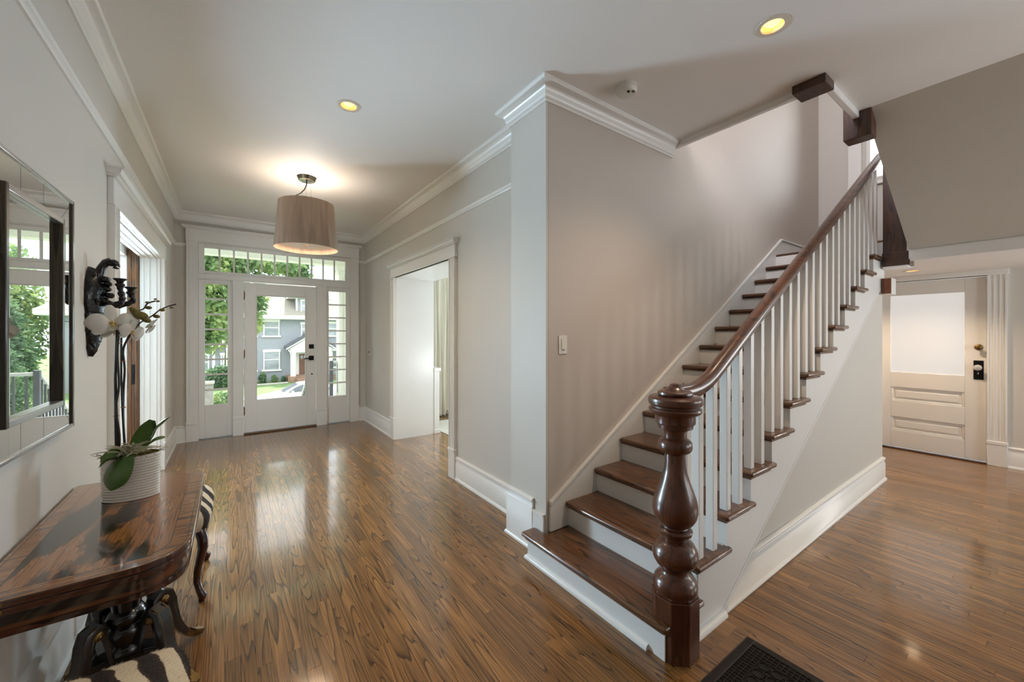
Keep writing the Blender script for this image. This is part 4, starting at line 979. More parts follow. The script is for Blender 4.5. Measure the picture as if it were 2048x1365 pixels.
for q, (side, ex, ez) in enumerate(((-.035, .125, 1.695), (.045, .155, 1.66))):
    m = MB(); P = [(XL+.03, sy+side*.3, 1.66), (XL+.06, sy+side*.6, 1.62), (XL+.09, sy+side*.9, 1.597), (XL+.118, sy+side, 1.60), (XL+ex+.012, sy+side, 1.625), (XL+ex+.006, sy+side, 1.655), (XL+ex, sy+side, ez)]
    fine = []
    for a, b_ in zip(P, P[1:]):
        for s in range(4): fine.append(Vector(a).lerp(Vector(b_), s/4))
    fine.append(Vector(P[-1]))
    m.tube(fine, [.0125+.0035*math.sin(i*1.9) for i in range(len(fine))], 12)
    for i in range(3, len(fine), 4): m.ell(fine[i]+Vector((0, 0, .008)), (.012, .009, .012), 8, 6)
    rough_mesh(m, .003, 60, q+1); arm = m.build('candle_arm', LAC, t, smooth=60)
    m = MB(); cx, cz = XL+ex, ez
    m.lathe([(.008, cz-.01), (.012, cz), (.021, cz+.012), (.019, cz+.018), (.013, cz+.024), (.017, cz+.034), (.026, cz+.040), (.028, cz+.046), (.024, cz+.047), (.010, cz+.040)], (cx, sy+side), 18); m.build('candle_cup', LAC, arm, smooth=50)

# ---------------------------------------------------------------- orchid in a white ribbed oval pot
CER = plain('white_ceramic', srgb(224, 220, 212), .35, var=.02)
t = empty('potted_orchid', (-.362, 2.40, TZ), 'white moth orchid in an oval ribbed white pot on the card table', 'potted plant')
pc = (-.362, 2.405); prof = []
for i in range(97):
    s = i/96; z = TZ+.001+.188*s; rr_ = .094+.006*s; rr_ += .0022*math.sin(s*2*PI*16); prof.append((rr_, z))
prof = [(.088, TZ)]+prof+[(.0985, TZ+.1905), (.094, TZ+.189), (.090, TZ+.170), (.001, TZ+.165)]
m = MB(); m.lathe(prof, (0, 0), 64, 1.0, .60); a = R(-7)
m.v = [(pc[0]+x*math.cos(a)-y*math.sin(a), pc[1]+x*math.sin(a)+y*math.cos(a), z+.012*(x/.1)*(z-TZ)/.19*.3) for x, y, z in m.v]
m.build('planter', CER, t, smooth=50)
MOSS = plain('dry_moss', srgb(98, 84, 34), .95, bump=.8, bscale=160, var=.5, vscale=60)
m = MB(); rg = random.Random(2)
for _ in range(150):
    r0 = math.sqrt(rg.random())*.086; th = rg.random()*2*PI; x, y = r0*math.cos(th), r0*.58*math.sin(th)
    m.ell((pc[0]+x*math.cos(a)-y*math.sin(a), pc[1]+x*math.sin(a)+y*math.cos(a), TZ+.182+rg.random()*.012), (.012, .010, .008), 7, 5)
for _ in range(60):
    th = rg.random()*2*PI; x, y = .09*math.cos(th), .053*math.sin(th); p0 = Vector((pc[0]+x, pc[1]+y, TZ+.188)); d = Vector((math.cos(th)*.02+rg.uniform(-.012, .012), math.sin(th)*.012+rg.uniform(-.01, .01), rg.uniform(-.006, .02)))
    m.tube([p0, p0+d*.5+Vector((0, 0, .004)), p0+d], .0009, 4)
rough_mesh(m, .003, 120, 1); m.build('moss', MOSS, t, smooth=0, kind='stuff', fix=False)
lf, n, b, o = newmat('orchid_leaf')
tcx = N(n, 'ShaderNodeTexCoord'); nzx = N(n, 'ShaderNodeTexNoise', Scale=14, Detail=3); n.links.new(tcx.outputs['Object'], nzx.inputs['Vector'])
rpx = N(n, 'ShaderNodeValToRGB'); rpx.color_ramp.elements[0].color = srgb(40, 70, 28); rpx.color_ramp.elements[1].color = srgb(92, 126, 58); n.links.new(nzx.outputs[0], rpx.inputs[0]); n.links.new(rpx.outputs[0], b.inputs['Base Color'])
b.inputs['Roughness'].default_value = .32; b.inputs['Coat Weight'].default_value = .3
def blade(pts, widths, side, cup=.25, n=9, thick=.0016, twist=None):
    """a leaf or petal: centre line pts, half widths, side vectors; arched across"""
    pts = [Vector(p) for p in pts]; fine = []; ws = []
    K_ = 5
    for i in range(len(pts)-1):
        p0, p1, p2, p3 = pts[max(i-1, 0)], pts[i], pts[i+1], pts[min(i+2, len(pts)-1)]
        for s in range(K_):
            u = s/K_; fine.append(.5*((2*p1)+(p2-p0)*u+(2*p0-5*p1+4*p2-p3)*u*u+(3*p1-p0-3*p2+p3)*u**3)); q0, q1, q2, q3 = widths[max(i-1, 0)], widths[i], widths[i+1], widths[min(i+2, len(widths)-1)]; ws.append(max(.0004, .5*(2*q1+(q2-q0)*u+(2*q0-5*q1+4*q2-q3)*u*u+(3*q1-q0-3*q2+q3)*u**3)))
    fine.append(pts[-1]); ws.append(widths[-1])
    vs = []; fs = []; side = Vector(side).normalized(); M_ = len(fine)
    for i in range(M_):
        tn = (fine[min(i+1, M_-1)]-fine[max(i-1, 0)]).normalized(); sd = (side-tn*side.dot(tn)).normalized(); nn = sd.cross(tn).normalized()
        for k in range(n):
            q = -1+2*k/(n-1); vs.append(fine[i]+sd*q*ws[i]+nn*(cup*ws[i]*(q*q-.5)))
    for i in range(M_-1):
        for k in range(n-1): c_ = i*n+k; fs.append((c_, c_+1, c_+n+1, c_+n))
    off = len(vs); nv = Vector((0, 0, 0))
    m = MB(); m.add(vs, fs)
    tn = (fine[-1]-fine[0]).normalized(); nn = side.cross(tn).normalized()*thick
    m.add([v-nn for v in vs], [f[::-1] for f in fs]); return m
base = Vector((-.385, 2.40, .905))
for pts, ws, sd in (
    ([(-.372, 2.40, .905), (-.392, 2.365, .93), (-.425, 2.33, .92), (-.447, 2.31, .893)], [.010, .030, .032, .003], (.25, .9, .35)),
    ([(-.365, 2.385, .905), (-.374, 2.345, .915), (-.385, 2.325, .885), (-.397, 2.315, .845), (-.405, 2.312, .812), (-.410, 2.31, .790)], [.012, .034, .046, .047, .033, .004], (.9, -.3, .25)),
    ([(-.36, 2.40, .905), (-.345, 2.40, .955), (-.32, 2.395, 1.005), (-.300, 2.395, 1.04)], [.010, .026, .032, .010], (.75, .5, -.4)),
    ([(-.355, 2.41, .905), (-.335, 2.43, .96), (-.315, 2.45, 1.01), (-.30, 2.46, 1.045)], [.010, .030, .032, .012], (.8, .3, -.5)),
    ([(-.30, 2.42, .97), (-.285, 2.43, 1.01), (-.262, 2.45, 1.035), (-.238, 2.47, 1.052)], [.006, .012, .016, .002], (.2, .9, -.2)),
    ([(-.35, 2.40, .905), (-.315, 2.40, .94), (-.28, 2.405, .968), (-.250, 2.41, .970)], [.008, .016, .018, .006], (.3, .9, .3))):
    blade(pts, ws, sd, .35).build('leaf', lf, t, smooth=80, fix=False)
STEM = plain('dark_flower_stem', srgb(46, 40, 24), .5, var=.3, vscale=20)
STAKE = plain('dark_stake', srgb(20, 14, 18), .4, var=.2)
def smooth_path(P, k=5):
    P = [Vector(p) for p in P]; o_ = []
    for i in range(len(P)-1):
        p0, p1, p2, p3 = P[max(i-1, 0)], P[i], P[i+1], P[min(i+2, len(P)-1)]
        for s in range(k): u = s/k; o_.append(.5*((2*p1)+(p2-p0)*u+(2*p0-5*p1+4*p2-p3)*u*u+(3*p1-p0-3*p2+p3)*u**3))
    return o_+[P[-1]]
m = MB(); m.tube([(-.410, 2.415, .90), (-.413, 2.418, 1.08), (-.416, 2.42, 1.25), (-.411, 2.42, 1.465)], [.0068, .0066, .005, .0045], 8); m.build('stake', STAKE, t, smooth=60)
m = MB(); m.tube([(-.386, 2.425, .90), (-.394, 2.425, 1.10), (-.398, 2.425, 1.25), (-.398, 2.425, 1.43)], .0038, 8); m.build('stake', STAKE, t, smooth=60)
m = MB(); m.tube(smooth_path([(-.405, 2.42, .905), (-.402, 2.415, 1.0), (-.412, 2.41, 1.12), (-.403, 2.412, 1.22), (-.408, 2.412, 1.36), (-.402, 2.41, 1.45), (-.388, 2.415, 1.51), (-.352, 2.42, 1.546), (-.325, 2.42, 1.560), (-.311, 2.42, 1.585), (-.284, 2.42, 1.598)]), [.0042]*31+[.0032]*20, 8); m.build('flower_stem', STEM, t, smooth=60)
m = MB(); m.tube(smooth_path([(-.384, 2.43, .905), (-.392, 2.43, 1.05), (-.392, 2.43, 1.18), (-.388, 2.43, 1.29), (-.393, 2.43, 1.37), (-.380, 2.43, 1.42), (-.358, 2.425, 1.462), (-.342, 2.42, 1.490), (-.318, 2.42, 1.512), (-.295, 2.42, 1.530), (-.270, 2.42, 1.556), (-.240, 2.42, 1.575), (-.212, 2.42, 1.586)]), [.0042]*36+[.0028]*25, 8); m.build('flower_stem', STEM, t, smooth=60)
m = MB()
for x, y, z in ((-.403, 2.418, 1.405), (-.393, 2.427, 1.325), (-.413, 2.418, 1.085), (-.392, 2.427, 1.12)): m.lathe([(.008, z-.002), (.0095, z), (.008, z+.002)], (x, y), 12)
m.build('plant_clip', plain('raffia_tie', srgb(150, 104, 72), .7), t)
PET, n, b, o = newmat('orchid_petal')
tcx = N(n, 'ShaderNodeTexCoord'); nzx = N(n, 'ShaderNodeTexNoise', Scale=40, Detail=2); n.links.new(tcx.outputs['Object'], nzx.inputs['Vector'])
rpx = N(n, 'ShaderNodeValToRGB'); rpx.color_ramp.elements[0].color = srgb(240, 238, 230); rpx.color_ramp.elements[1].color = srgb(252, 250, 246); n.links.new(nzx.outputs[0], rpx.inputs[0]); n.links.new(rpx.outputs[0], b.inputs['Base Color'])
b.inputs['Roughness'].default_value = .5
trn = N(n, 'ShaderNodeBsdfTranslucent'); n.links.new(rpx.outputs[0], trn.inputs[0]); mx_ = N(n, 'ShaderNodeMixShader'); mx_.inputs[0].default_value = .45
n.links.new(b.outputs[0], mx_.inputs[1]); n.links.new(trn.outputs[0], mx_.inputs[2]); n.links.new(mx_.outputs[0], o.inputs[0])
LIP = plain('orchid_lip', srgb(214, 186, 112), .5, var=.3, vscale=180)
def flower(c, nrm, size, roll=0):
    c = Vector(c); nrm = Vector(nrm).normalized(); up_ = Vector((0, 0, 1)); sd = up_.cross(nrm).normalized(); up_ = nrm.cross(sd)
    f = empty('flower', (0, 0, 0)); f.parent = t; f['o'] = tuple(c); f.location = c-Vector(t['o'])
    for ang, L_, w_, back in ((0, .95, .72, .10), (180, .95, .72, .10), (90, .85, .40, -.04), (215, .85, .36, -.06), (325, .85, .36, -.06)):
        a_ = R(ang+roll); d = sd*math.cos(a_)+up_*math.sin(a_); s_ = nrm.cross(d)
        P = [c+d*size*.06, c+d*size*L_*.35+nrm*size*(.02+back), c+d*size*L_*.75+nrm*size*(back*.9), c+d*size*L_+nrm*size*(back*.1-.03)]
        blade(P, [size*.07, size*w_*.55, size*w_*.55, size*.08], s_, .22, 9, .0008).build('petal', PET, f, smooth=80, fix=False)
    m = MB(); M = Matrix((sd, up_, nrm)).transposed()
    m.ell(c+nrm*size*.06, (size*.06, size*.07, size*.09), 12, 8, M); m.ell(c+nrm*size*.08-up_*size*.12, (size*.07, size*.11, size*.05), 12, 8, M)
    for s in (-1, 1): m.ell(c+nrm*size*.07+sd*s*size*.10-up_*size*.04, (size*.03, size*.08, size*.05), 10, 6, M)
    m.tube([c+nrm*size*.12-up_*size*.2, c+nrm*size*.16-up_*size*.30+sd*size*.05, c+nrm*size*.22-up_*size*.34+sd*size*.03], [size*.03, size*.02, size*.008], 6)
    m.build('lip', LIP, f, smooth=60)
flower((-.418, 2.375, 1.496), (.40, -.89, .14), .090, 4)
flower((-.358, 2.385, 1.458), (.80, -.55, -.15), .064, -12)
flower((-.425, 2.45, 1.46), (.1, .9, -.2), .058, 0)
flower((-.300, 2.415, 1.482), (.75, .35, -.5), .050, 30)
BUD = plain('orchid_bud', srgb(118, 104, 48), .45, var=.35, vscale=30)
for x, y, z, r0, an in ((-.354, 2.415, 1.552, .017, 30), (-.334, 2.41, 1.530, .023, 20), (-.316, 2.412, 1.512, .016, 35), (-.308, 2.42, 1.566, .010, 0), (-.281, 2.42, 1.527, .0105, 10), (-.262, 2.42, 1.557, .009, 0), (-.229, 2.42, 1.569, .006, 0), (-.312, 2.42, 1.590, .0065, 0), (-.285, 2.42, 1.606, .005, 0), (-.276, 2.42, 1.597, .006, 0)):
    m = MB(); m.ell((x, y, z), (r0*1.25, r0*.85, r0*.8), 14, 9, Matrix.Rotation(R(an), 3, 'Y')); m.build('bud', BUD, t)
# air plant tucked into the pot
t = empty('air_plant', (-.375, 2.385, .905), 'spiky grey-green air plant lying in the orchid pot', 'air plant')
AIR = plain('silver_green_blade', srgb(186, 184, 158), .7, var=.25, vscale=20)
m = MB(); rg = random.Random(8)
for i in range(64):
    th = rg.uniform(0, 2*PI); L_ = rg.uniform(.055, .11); el = rg.uniform(.45, 1.35)
    c0 = Vector((-.366+rg.uniform(-.02, .025), 2.375+rg.uniform(-.01, .01), .920)); d = Vector((math.cos(th)*math.cos(el), math.sin(th)*math.cos(el)*.6-.15, math.sin(el)))
    cu = Vector((rg.uniform(-.8, .8), rg.uniform(-.4, .2), -.75))
    P = [c0+d*L_*s+cu*L_*.55*s*s for s in (0, .25, .5, .75, 1)]
    m.tube(smooth_path(P, 3), [.0062*(1-k/13)+.0004 for k in range(13)], 5)
m.build('blades', AIR, t, smooth=60, kind='stuff', fix=False)
# ---------------------------------------------------------------- outside: porch, street, houses, trees
GZ = -2.95
GRASS = plain('lawn_grass', srgb(110, 136, 84), .9, bump=.6, bscale=30, var=.3, vscale=1.5, coord='Object')
ASPH = plain('street_asphalt', srgb(128, 126, 124), .85, bump=.2, bscale=60, var=.12)
CONC = plain('concrete', srgb(176, 172, 164), .85, bump=.2, bscale=40, var=.1)
m = MB(); m.box(-60, 7.0, GZ-.3, 70, 120, GZ); m.build('ground_lawn', GRASS, kind='structure', loc=(0, 0, GZ))
m = MB(); m.box(-60, 20.5, GZ, 70, 29, GZ+.02); m.build('ground_street', ASPH, kind='structure', loc=(0, 24, GZ))
m = MB(); m.box(-60, 31.0, GZ, 70, 32.4, GZ+.03); m.build('ground_sidewalk', CONC, kind='structure', loc=(0, 31, GZ))
PORCHW = plain('porch_white_paint', srgb(236, 234, 226), .5, var=.02)
PDECK = plain('porch_deck_paint', srgb(186, 188, 188), .5, var=.08)
m = MB(); m.box(-3, 6.96, -.30, 4.6, 9.25, -.06); m.build('floor_porch', PDECK, kind='structure')
m = MB(); m.box(-3, 6.96, 3.25, 4.6, 9.4, 3.35); m.box(-3, 8.95, 2.89, 4.6, 9.2, 3.25); m.box(-3, 6.97, 3.05, 4.6, 7.0, 3.25); m.build('ceiling_porch', PORCHW, kind='structure', smooth=0)
t = empty('porch_column', (2.02, 9.07, -.06), 'white fluted porch column right of the front door', 'column')
m = MB(); m.box(1.86, 8.93, .12, 2.20, 9.2, 2.72)
for x in (1.90, 1.985, 2.07, 2.155): m.box(x-.022, 8.915, .2, x+.022, 8.93, 2.66)
m.build('shaft', PORCHW, t, smooth=0, bevel=.006)
m = MB(); m.box(1.82, 8.89, -.06, 2.24, 9.24, .12); m.box(1.84, 8.91, .12, 2.22, 9.22, .16); m.build('base', PORCHW, t, bevel=.008)
m = MB(); m.box(1.84, 8.91, 2.72, 2.22, 9.22, 2.78); m.box(1.80, 8.88, 2.78, 2.26, 9.25, 2.89); m.build('capital', PORCHW, t, bevel=.008)
t = empty('porch_railing', (1.5, 9.1, -.06), 'grey metal railing at the porch edge and steps', 'railing')
RAILG = plain('grey_rail_paint', srgb(86, 90, 96), .5, var=.08)
RAILT = plain('pale_rail_top', srgb(196, 198, 198), .5, var=.04)
m = MB(); m.box(1.37, 9.06, .80, 4.5, 9.12, .85); m.build('top_rail', RAILT, t, bevel=.006)
m = MB(); m.box(1.37, 9.07, .02, 4.5, 9.11, .06); m.build('bottom_rail', RAILG, t)
m = MB(); m.box(1.335, 9.05, -.06, 1.405, 9.12, .88); m.build('post', RAILG, t, bevel=.006)
m = MB(); m.box(1.70, 9.05, -.06, 1.77, 9.12, .86); m.build('post', RAILG, t, bevel=.006)
for i in range(24):
    m = MB(); x = 1.48+i*.128; m.box(x-.013, 9.078, .05, x+.013, 9.104, .80); m.build('baluster', RAILG, t)
m = MB(); m.tube([(1.37, 9.1, .84), (1.37, 11.2, -.50)], 1, sect=[(-.03, -.025), (.03, -.025), (.03, .025), (-.03, .025)]); m.build('stair_rail', RAILT, t, smooth=0)
for i in range(14):
    m = MB(); y = 9.25+i*.138; z = .82-(y-9.1)*.638; m.box(1.357, y-.012, z-.86, 1.383, y+.012, z); m.build('baluster', RAILG, t)
m = MB()
for i in range(11): m.box(-.9, 9.25+i*.28, -.30-i*.17-.06, 1.45, 9.25+(i+1)*.28, -.06-(i+1)*.17)
m.build('floor_porch_steps', CONC, kind='structure', smooth=0)
# masonry pillar by the steps
MAS = plain('grey_masonry', srgb(150, 146, 142), .85, bump=.4, bscale=20, var=.18, vscale=6)
t = empty('stone_pillar', (-.62, 14, GZ), 'grey stone gate pillar with a pale cap seen through the left sidelight', 'pillar')
m = MB(); m.prism([(-.66, 13.8), (-.42, 13.8), (-.42, 14.1), (-.66, 14.1)], 'z', GZ, .02); m.build('shaft', MAS, t, bevel=.01)
m = MB(); m.box(-.69, 13.76, .02, -.39, 14.14, .09); m.build('cap', CONC, t, bevel=.01)

# grey house over the street
HG = plain('grey_stucco', srgb(158, 162, 170), .9, bump=.15, bscale=8, var=.03)
HW = plain('house_white_trim', srgb(236, 236, 232), .6, var=.02)
ROOF = plain('pale_shingles', srgb(150, 146, 136), .9, bump=.7, bscale=2.2, var=.12, vscale=6, aniso=(1, 1, 3))
PANE = plain('house_window_glass', srgb(150, 158, 162), .08, .2, var=.25, vscale=.9, aniso=(1, 1, 4))
DKR = plain('dark_shingles', srgb(96, 100, 108), .9, bump=.5, bscale=4, var=.2)
HY = 42.0
t = empty('grey_house', (4.8, HY, GZ), 'grey two-storey house with white windows across the street', 'house')
m = MB(); m.box(.1, HY, GZ, 9.8, HY+9, 2.9); m.build('wall', HG, t, smooth=0)
m = MB(); m.box(-.10, HY-.9, 2.72, 10.7, HY+9.9, 2.80); m.box(-.14, HY-.96, 2.80, 10.74, HY+9.9, 3.10); m.build('eave', HW, t, smooth=0)
m = MB(); A = [(-.18, HY-1.0, 3.1), (10.8, HY-1.0, 3.1), (10.8, HY+10, 3.1), (-.18, HY+10, 3.1), (3.6, HY+4.5, 7.2), (5.8, HY+4.5, 7.2)]
m.add(A, [(0, 1, 5, 4), (1, 2, 5), (2, 3, 4, 5), (3, 0, 4), (3, 2, 1, 0)]); m.build('roof', ROOF, t, smooth=0)
def hwin(x0, x1, z0, z1, y=HY, parent=t, head=.22):
    f = MB(); fw = .09
    f.box(x0, y-.10, z0, x0+fw, y, z1); f.box(x1-fw, y-.10, z0, x1, y, z1); f.box(x0-.05, y-.12, z1-head, x1+.05, y, z1); f.box(x0-.12, y-.16, z0-.12, x1+.12, y, z0+.02); f.box(x0+fw, y-.08, (z0+z1)/2-.04, x1-fw, y, (z0+z1)/2+.04)
    o_ = f.build('window', HW, parent, smooth=0)
    p = MB(); p.box(x0+fw, y-.04, z0, x1-fw, y-.01, z1-head); p.build('pane', PANE, o_, smooth=0)
for a in ((2.34, 3.60, 1.20, 2.70), (2.34, 3.64, -1.9, -.05), (.3, 1.80, 1.20, 2.70), (.3, 1.80, -1.9, -.05), (5.36, 6.5, 1.15, 2.5), (7.3, 8.8, 1.2, 2.6), (7.3, 8.8, -1.9, -.1)): hwin(*a)
m = MB(); m.box(4.95, HY-.35, 3.05, 7.2, HY+3, 4.85); m.build('dormer_wall', HG, t, smooth=0)
m = MB(); m.box(4.90, HY-.40, 3.05, 5.03, HY-.30, 4.85); m.box(7.1, HY-.40, 3.05, 7.25, HY-.30, 4.85); m.box(4.25, HY-1.0, 4.72, 7.9, HY+3, 4.95); m.build('dormer_trim', HW, t, smooth=0)
m = MB(); m.add([(4.2, HY-1.05, 4.95), (7.95, HY-1.05, 4.95), (7.95, HY+4, 4.95), (4.2, HY+4, 4.95), (6.1, HY+1.4, 6.3), (6.1, HY+4, 6.3)], [(0, 1, 4), (1, 2, 5, 4), (3, 0, 4, 5), (2, 3, 5), (3, 2, 1, 0)]); m.build('dormer_roof', ROOF, t, smooth=0)
hwin(5.30, 6.60, 3.45, 4.62, HY-.35, t, .12)
PYY = HY-1.9
m = MB(); m.prism([(3.95, .05), (6.0, 1.35), (8.05, .05), (8.05, .25), (6.0, 1.6), (3.95, .25)], 'y', PYY, HY); m.build('porch_roof', DKR, t, smooth=0)
m = MB(); m.prism([(4.15, -.02), (7.85, -.02), (6.0, 1.22)], 'y', PYY+.12, PYY+.22); m.prism([(3.95, -.05), (6.0, 1.25), (8.05, -.05), (8.05, .06), (6.0, 1.37), (3.95, .06)], 'y', PYY-.06, PYY+.06); m.box(4.3, PYY+.1, -.3, 7.7, PYY+.3, -.02); m.build('porch_gable', HW, t, smooth=0)
for x in (4.42, 7.5):
    m = MB(); m.box(x, PYY+.08, -2.5, x+.3, PYY+.38, -.3); m.build('porch_column', HW, t, smooth=0)
m = MB(); m.box(4.1, PYY-.2, GZ, 8.0, HY, -2.45); m.box(4.7, PYY-1.0, GZ, 7.4, PYY-.2, -2.62); m.box(4.7, PYY-1.5, GZ, 7.4, PYY-1.0, -2.78); m.build('steps', plain('brown_brick_steps', srgb(150, 122, 104), .9, bump=.3, bscale=12, var=.2), t, smooth=0)
m = MB(); m.box(4.95, HY-.08, -2.45, 6.6, HY, -.3); m.build('door_surround', HW, t, smooth=0)
m = MB(); m.box(5.2, HY-.14, -2.43, 6.2, HY-.08, -.55)
o_ = m.build('front_door', plain('brown_door', srgb(128, 92, 78), .5, var=.15, aniso=(6, 6, .5)), t, smooth=0)
m = MB()
for i in range(3): m.box(5.30+i*.28, HY-.16, -1.0, 5.52+i*.28, HY-.139, -.68)
m.build('door_lite', PANE, o_, smooth=0)
m = MB(); m.tube([(4.12, PYY+.05, -.05), (4.28, PYY+.05, -.25), (4.34, PYY+.05, -.5), (4.34, PYY+.05, -2.7)], .05, 6); m.build('downspout', HW, t)
# low wing with its own porch
t = empty('low_house', (-4, HY-1, GZ), 'low grey house with pale roof seen through the left sidelight', 'house')
m = MB(); m.box(-9, HY-1.0, GZ, -.45, HY+6, .45); m.build('wall', HG, t, smooth=0)
m = MB(); m.add([(-10, HY-1.8, .45), (-.28, HY-1.8, .45), (-.28, HY+7, .45), (-10, HY+7, .45), (-10, HY+2.6, 2.2), (-.28, HY+2.6, 2.2)], [(0, 1, 5, 4), (2, 3, 4, 5), (1, 2, 5), (3, 0, 4), (3, 2, 1, 0)]); m.build('roof', ROOF, t, smooth=0)
m = MB(); m.box(-10, HY-1.85, .30, -.28, HY-1.75, .48); m.build('eave', HW, t, smooth=0)
hwin(-2.4, -1.5, -1.7, -.2, HY-1.0, t); hwin(-.75, -.5, -2.0, -.2, HY-1, t)
m = MB(); m.box(-1.28, HY-1.75, -2.7, -1.10, HY-1.6, .35); m.build('porch_post', HW, t, smooth=0)
m = MB(); m.box(-1.1, HY-1.72, -1.9, -.3, HY-1.68, -1.85); m.box(-1.1, HY-1.72, -1.3, -.3, HY-1.68, -1.25); m.build('porch_rail', HW, t, smooth=0)

# parked white car
CARP = plain('white_car_paint', srgb(236, 238, 240), .15, var=.01, coat=.8)
CARG = plain('car_window_glass', srgb(96, 104, 108), .05, .2, var=.2)
TYRE = plain('tyre_rubber', srgb(34, 34, 36), .8)
t = empty('parked_car', (3.4, 26.4, GZ), 'white sedan parked on the street before the grey house', 'car')
x0 = 1.12; z0 = GZ+.02
top = [(0, .62), (.05, .70), (.35, .80), (.95, .92), (1.25, .96), (1.70, 1.22), (2.05, 1.40), (2.5, 1.46), (3.1, 1.44), (3.6, 1.30), (4.1, 1.06), (4.55, 1.02), (4.7, .85), (4.72, .5)]
def arch(cx, r): return [(cx+r*math.cos(a), .30+r*math.sin(a)) for a in [PI*k/8 for k in range(9)]]
bot = [(4.65, .28)]+arch(3.78, .37)+arch(.92, .37)+[(.08, .28)]
m = MB(); prof = top+bot
# sections across the width: narrower towards the roof
vs = []; fs = []; n = len(prof)
for q, (yy_, kx) in enumerate(((0, .94), (.10, 1.0), (.45, 1.0), (1.35, 1.0), (1.70, 1.0), (1.80, .94))):
    for (x, z) in prof:
        tz = max(0, z-.95)/.5; ins = (yy_-.9)*(1-.22*tz)
        vs.append((x0+2.36+(x-2.36)*kx, 26.4+ins, z0+(z if kx == 1 else .30+(z-.30)*.97)))
for q in range(5):
    for i in range(n): k = (i+1) % n; fs.append((q*n+i, q*n+k, (q+1)*n+k, (q+1)*n+i))
fs += [tuple(range(n)), tuple(range(5*n, 6*n))[::-1]]
m.add(vs, fs); m.build('body', CARP, t, smooth=40)
m = MB()
for yv in (25.55,):
    g = [(1.50, 1.0), (1.88, 1.26), (2.2, 1.37), (2.55, 1.40), (2.55, 1.0)]; g2 = [(2.62, 1.0), (2.62, 1.40), (3.1, 1.38), (3.5, 1.22), (3.75, 1.02)]
    for gg in (g, g2):
        vs = []
        for x, z in gg:
            tz = max(0, z-.95)/.5; vs.append((x0+x, 26.4-.9*(1-.22*tz)-.012, z0+z))
        m.add(vs+[(a, b_+.03, c_) for a, b_, c_ in vs], [tuple(range(len(gg))), tuple(range(len(gg), 2*len(gg)))[::-1]]+[(i, (i+1) % len(gg), (i+1) % len(gg)+len(gg), i+len(gg)) for i in range(len(gg))])
m.build('side_window', CARG, t, smooth=0)
m = MB(); m.add([(x0+1.28, 25.75, z0+.985), (x0+1.28, 27.05, z0+.985), (x0+2.02, 26.95, z0+1.405), (x0+2.02, 25.85, z0+1.405), (x0+1.30, 25.75, z0+.95), (x0+1.30, 27.05, z0+.95), (x0+2.04, 26.95, z0+1.37), (x0+2.04, 25.85, z0+1.37)], [(0, 1, 2, 3), (4, 7, 6, 5), (0, 4, 5, 1), (1, 5, 6, 2), (2, 6, 7, 3), (3, 7, 4, 0)]); m.build('windscreen', CARG, t, smooth=0)
for cx in (.92, 3.78):
    for yv in (25.53, 27.07):
        m = MB(); m.lathe([(.20, -.1), (.31, -.1), (.32, -.06), (.32, .06), (.31, .1), (.2, .1)], (0, 0), 24); m.v = [(x0+cx+a, yv+c_, z0+.32+b_-.02) for a, b_, c_ in m.v]; o_ = m.build('wheel', TYRE, t)
        m = MB(); m.lathe([(.2, -.09), (.2, .09)], (0, 0), 20); m.v = [(x0+cx+a, yv+c_, z0+.30+b_) for a, b_, c_ in m.v]; m.build('hubcap', STEEL, o_)
m = MB(); m.ell((x0+1.72, 25.42, z0+1.03), (.08, .10, .06), 12, 8); m.build('wing_mirror', CARP, t)
m = MB(); m.ell((x0+.18, 25.62, z0+.70), (.16, .06, .05), 12, 8); m.build('headlamp', CARG, t)

# leaves, shrubs, trees
def leafmat(name, c0, c1, c2):
    m, n, b, o = newmat(name); g = N(n, 'ShaderNodeNewGeometry'); nz = N(n, 'ShaderNodeTexNoise', Scale=1.1, Detail=5); n.links.new(g.outputs['Position'], nz.inputs['Vector'])
    r = N(n, 'ShaderNodeValToRGB'); e = r.color_ramp.elements; e[0].position = .3; e[0].color = c0; e[1].position = .72; e[1].color = c2; x = e.new(.5); x.color = c1
    n.links.new(nz.outputs[0], r.inputs[0]); n.links.new(r.outputs[0], b.inputs['Base Color']); b.inputs['Roughness'].default_value = .6
    tr = N(n, 'ShaderNodeBsdfTranslucent'); n.links.new(r.outputs[0], tr.inputs[0]); mx = N(n, 'ShaderNodeMixShader'); mx.inputs[0].default_value = .4
    n.links.new(b.outputs[0], mx.inputs[1]); n.links.new(tr.outputs[0], mx.inputs[2]); n.links.new(mx.outputs[0], o.inputs[0]); return m
LV1 = leafmat('sunlit_leaves', srgb(88, 118, 80), srgb(132, 160, 110), srgb(186, 196, 126))
LV2 = leafmat('deep_leaves', srgb(70, 98, 74), srgb(98, 130, 94), srgb(138, 164, 114))
BARK = plain('tree_bark', srgb(96, 78, 62), .9, bump=.6, bscale=14, var=.25)
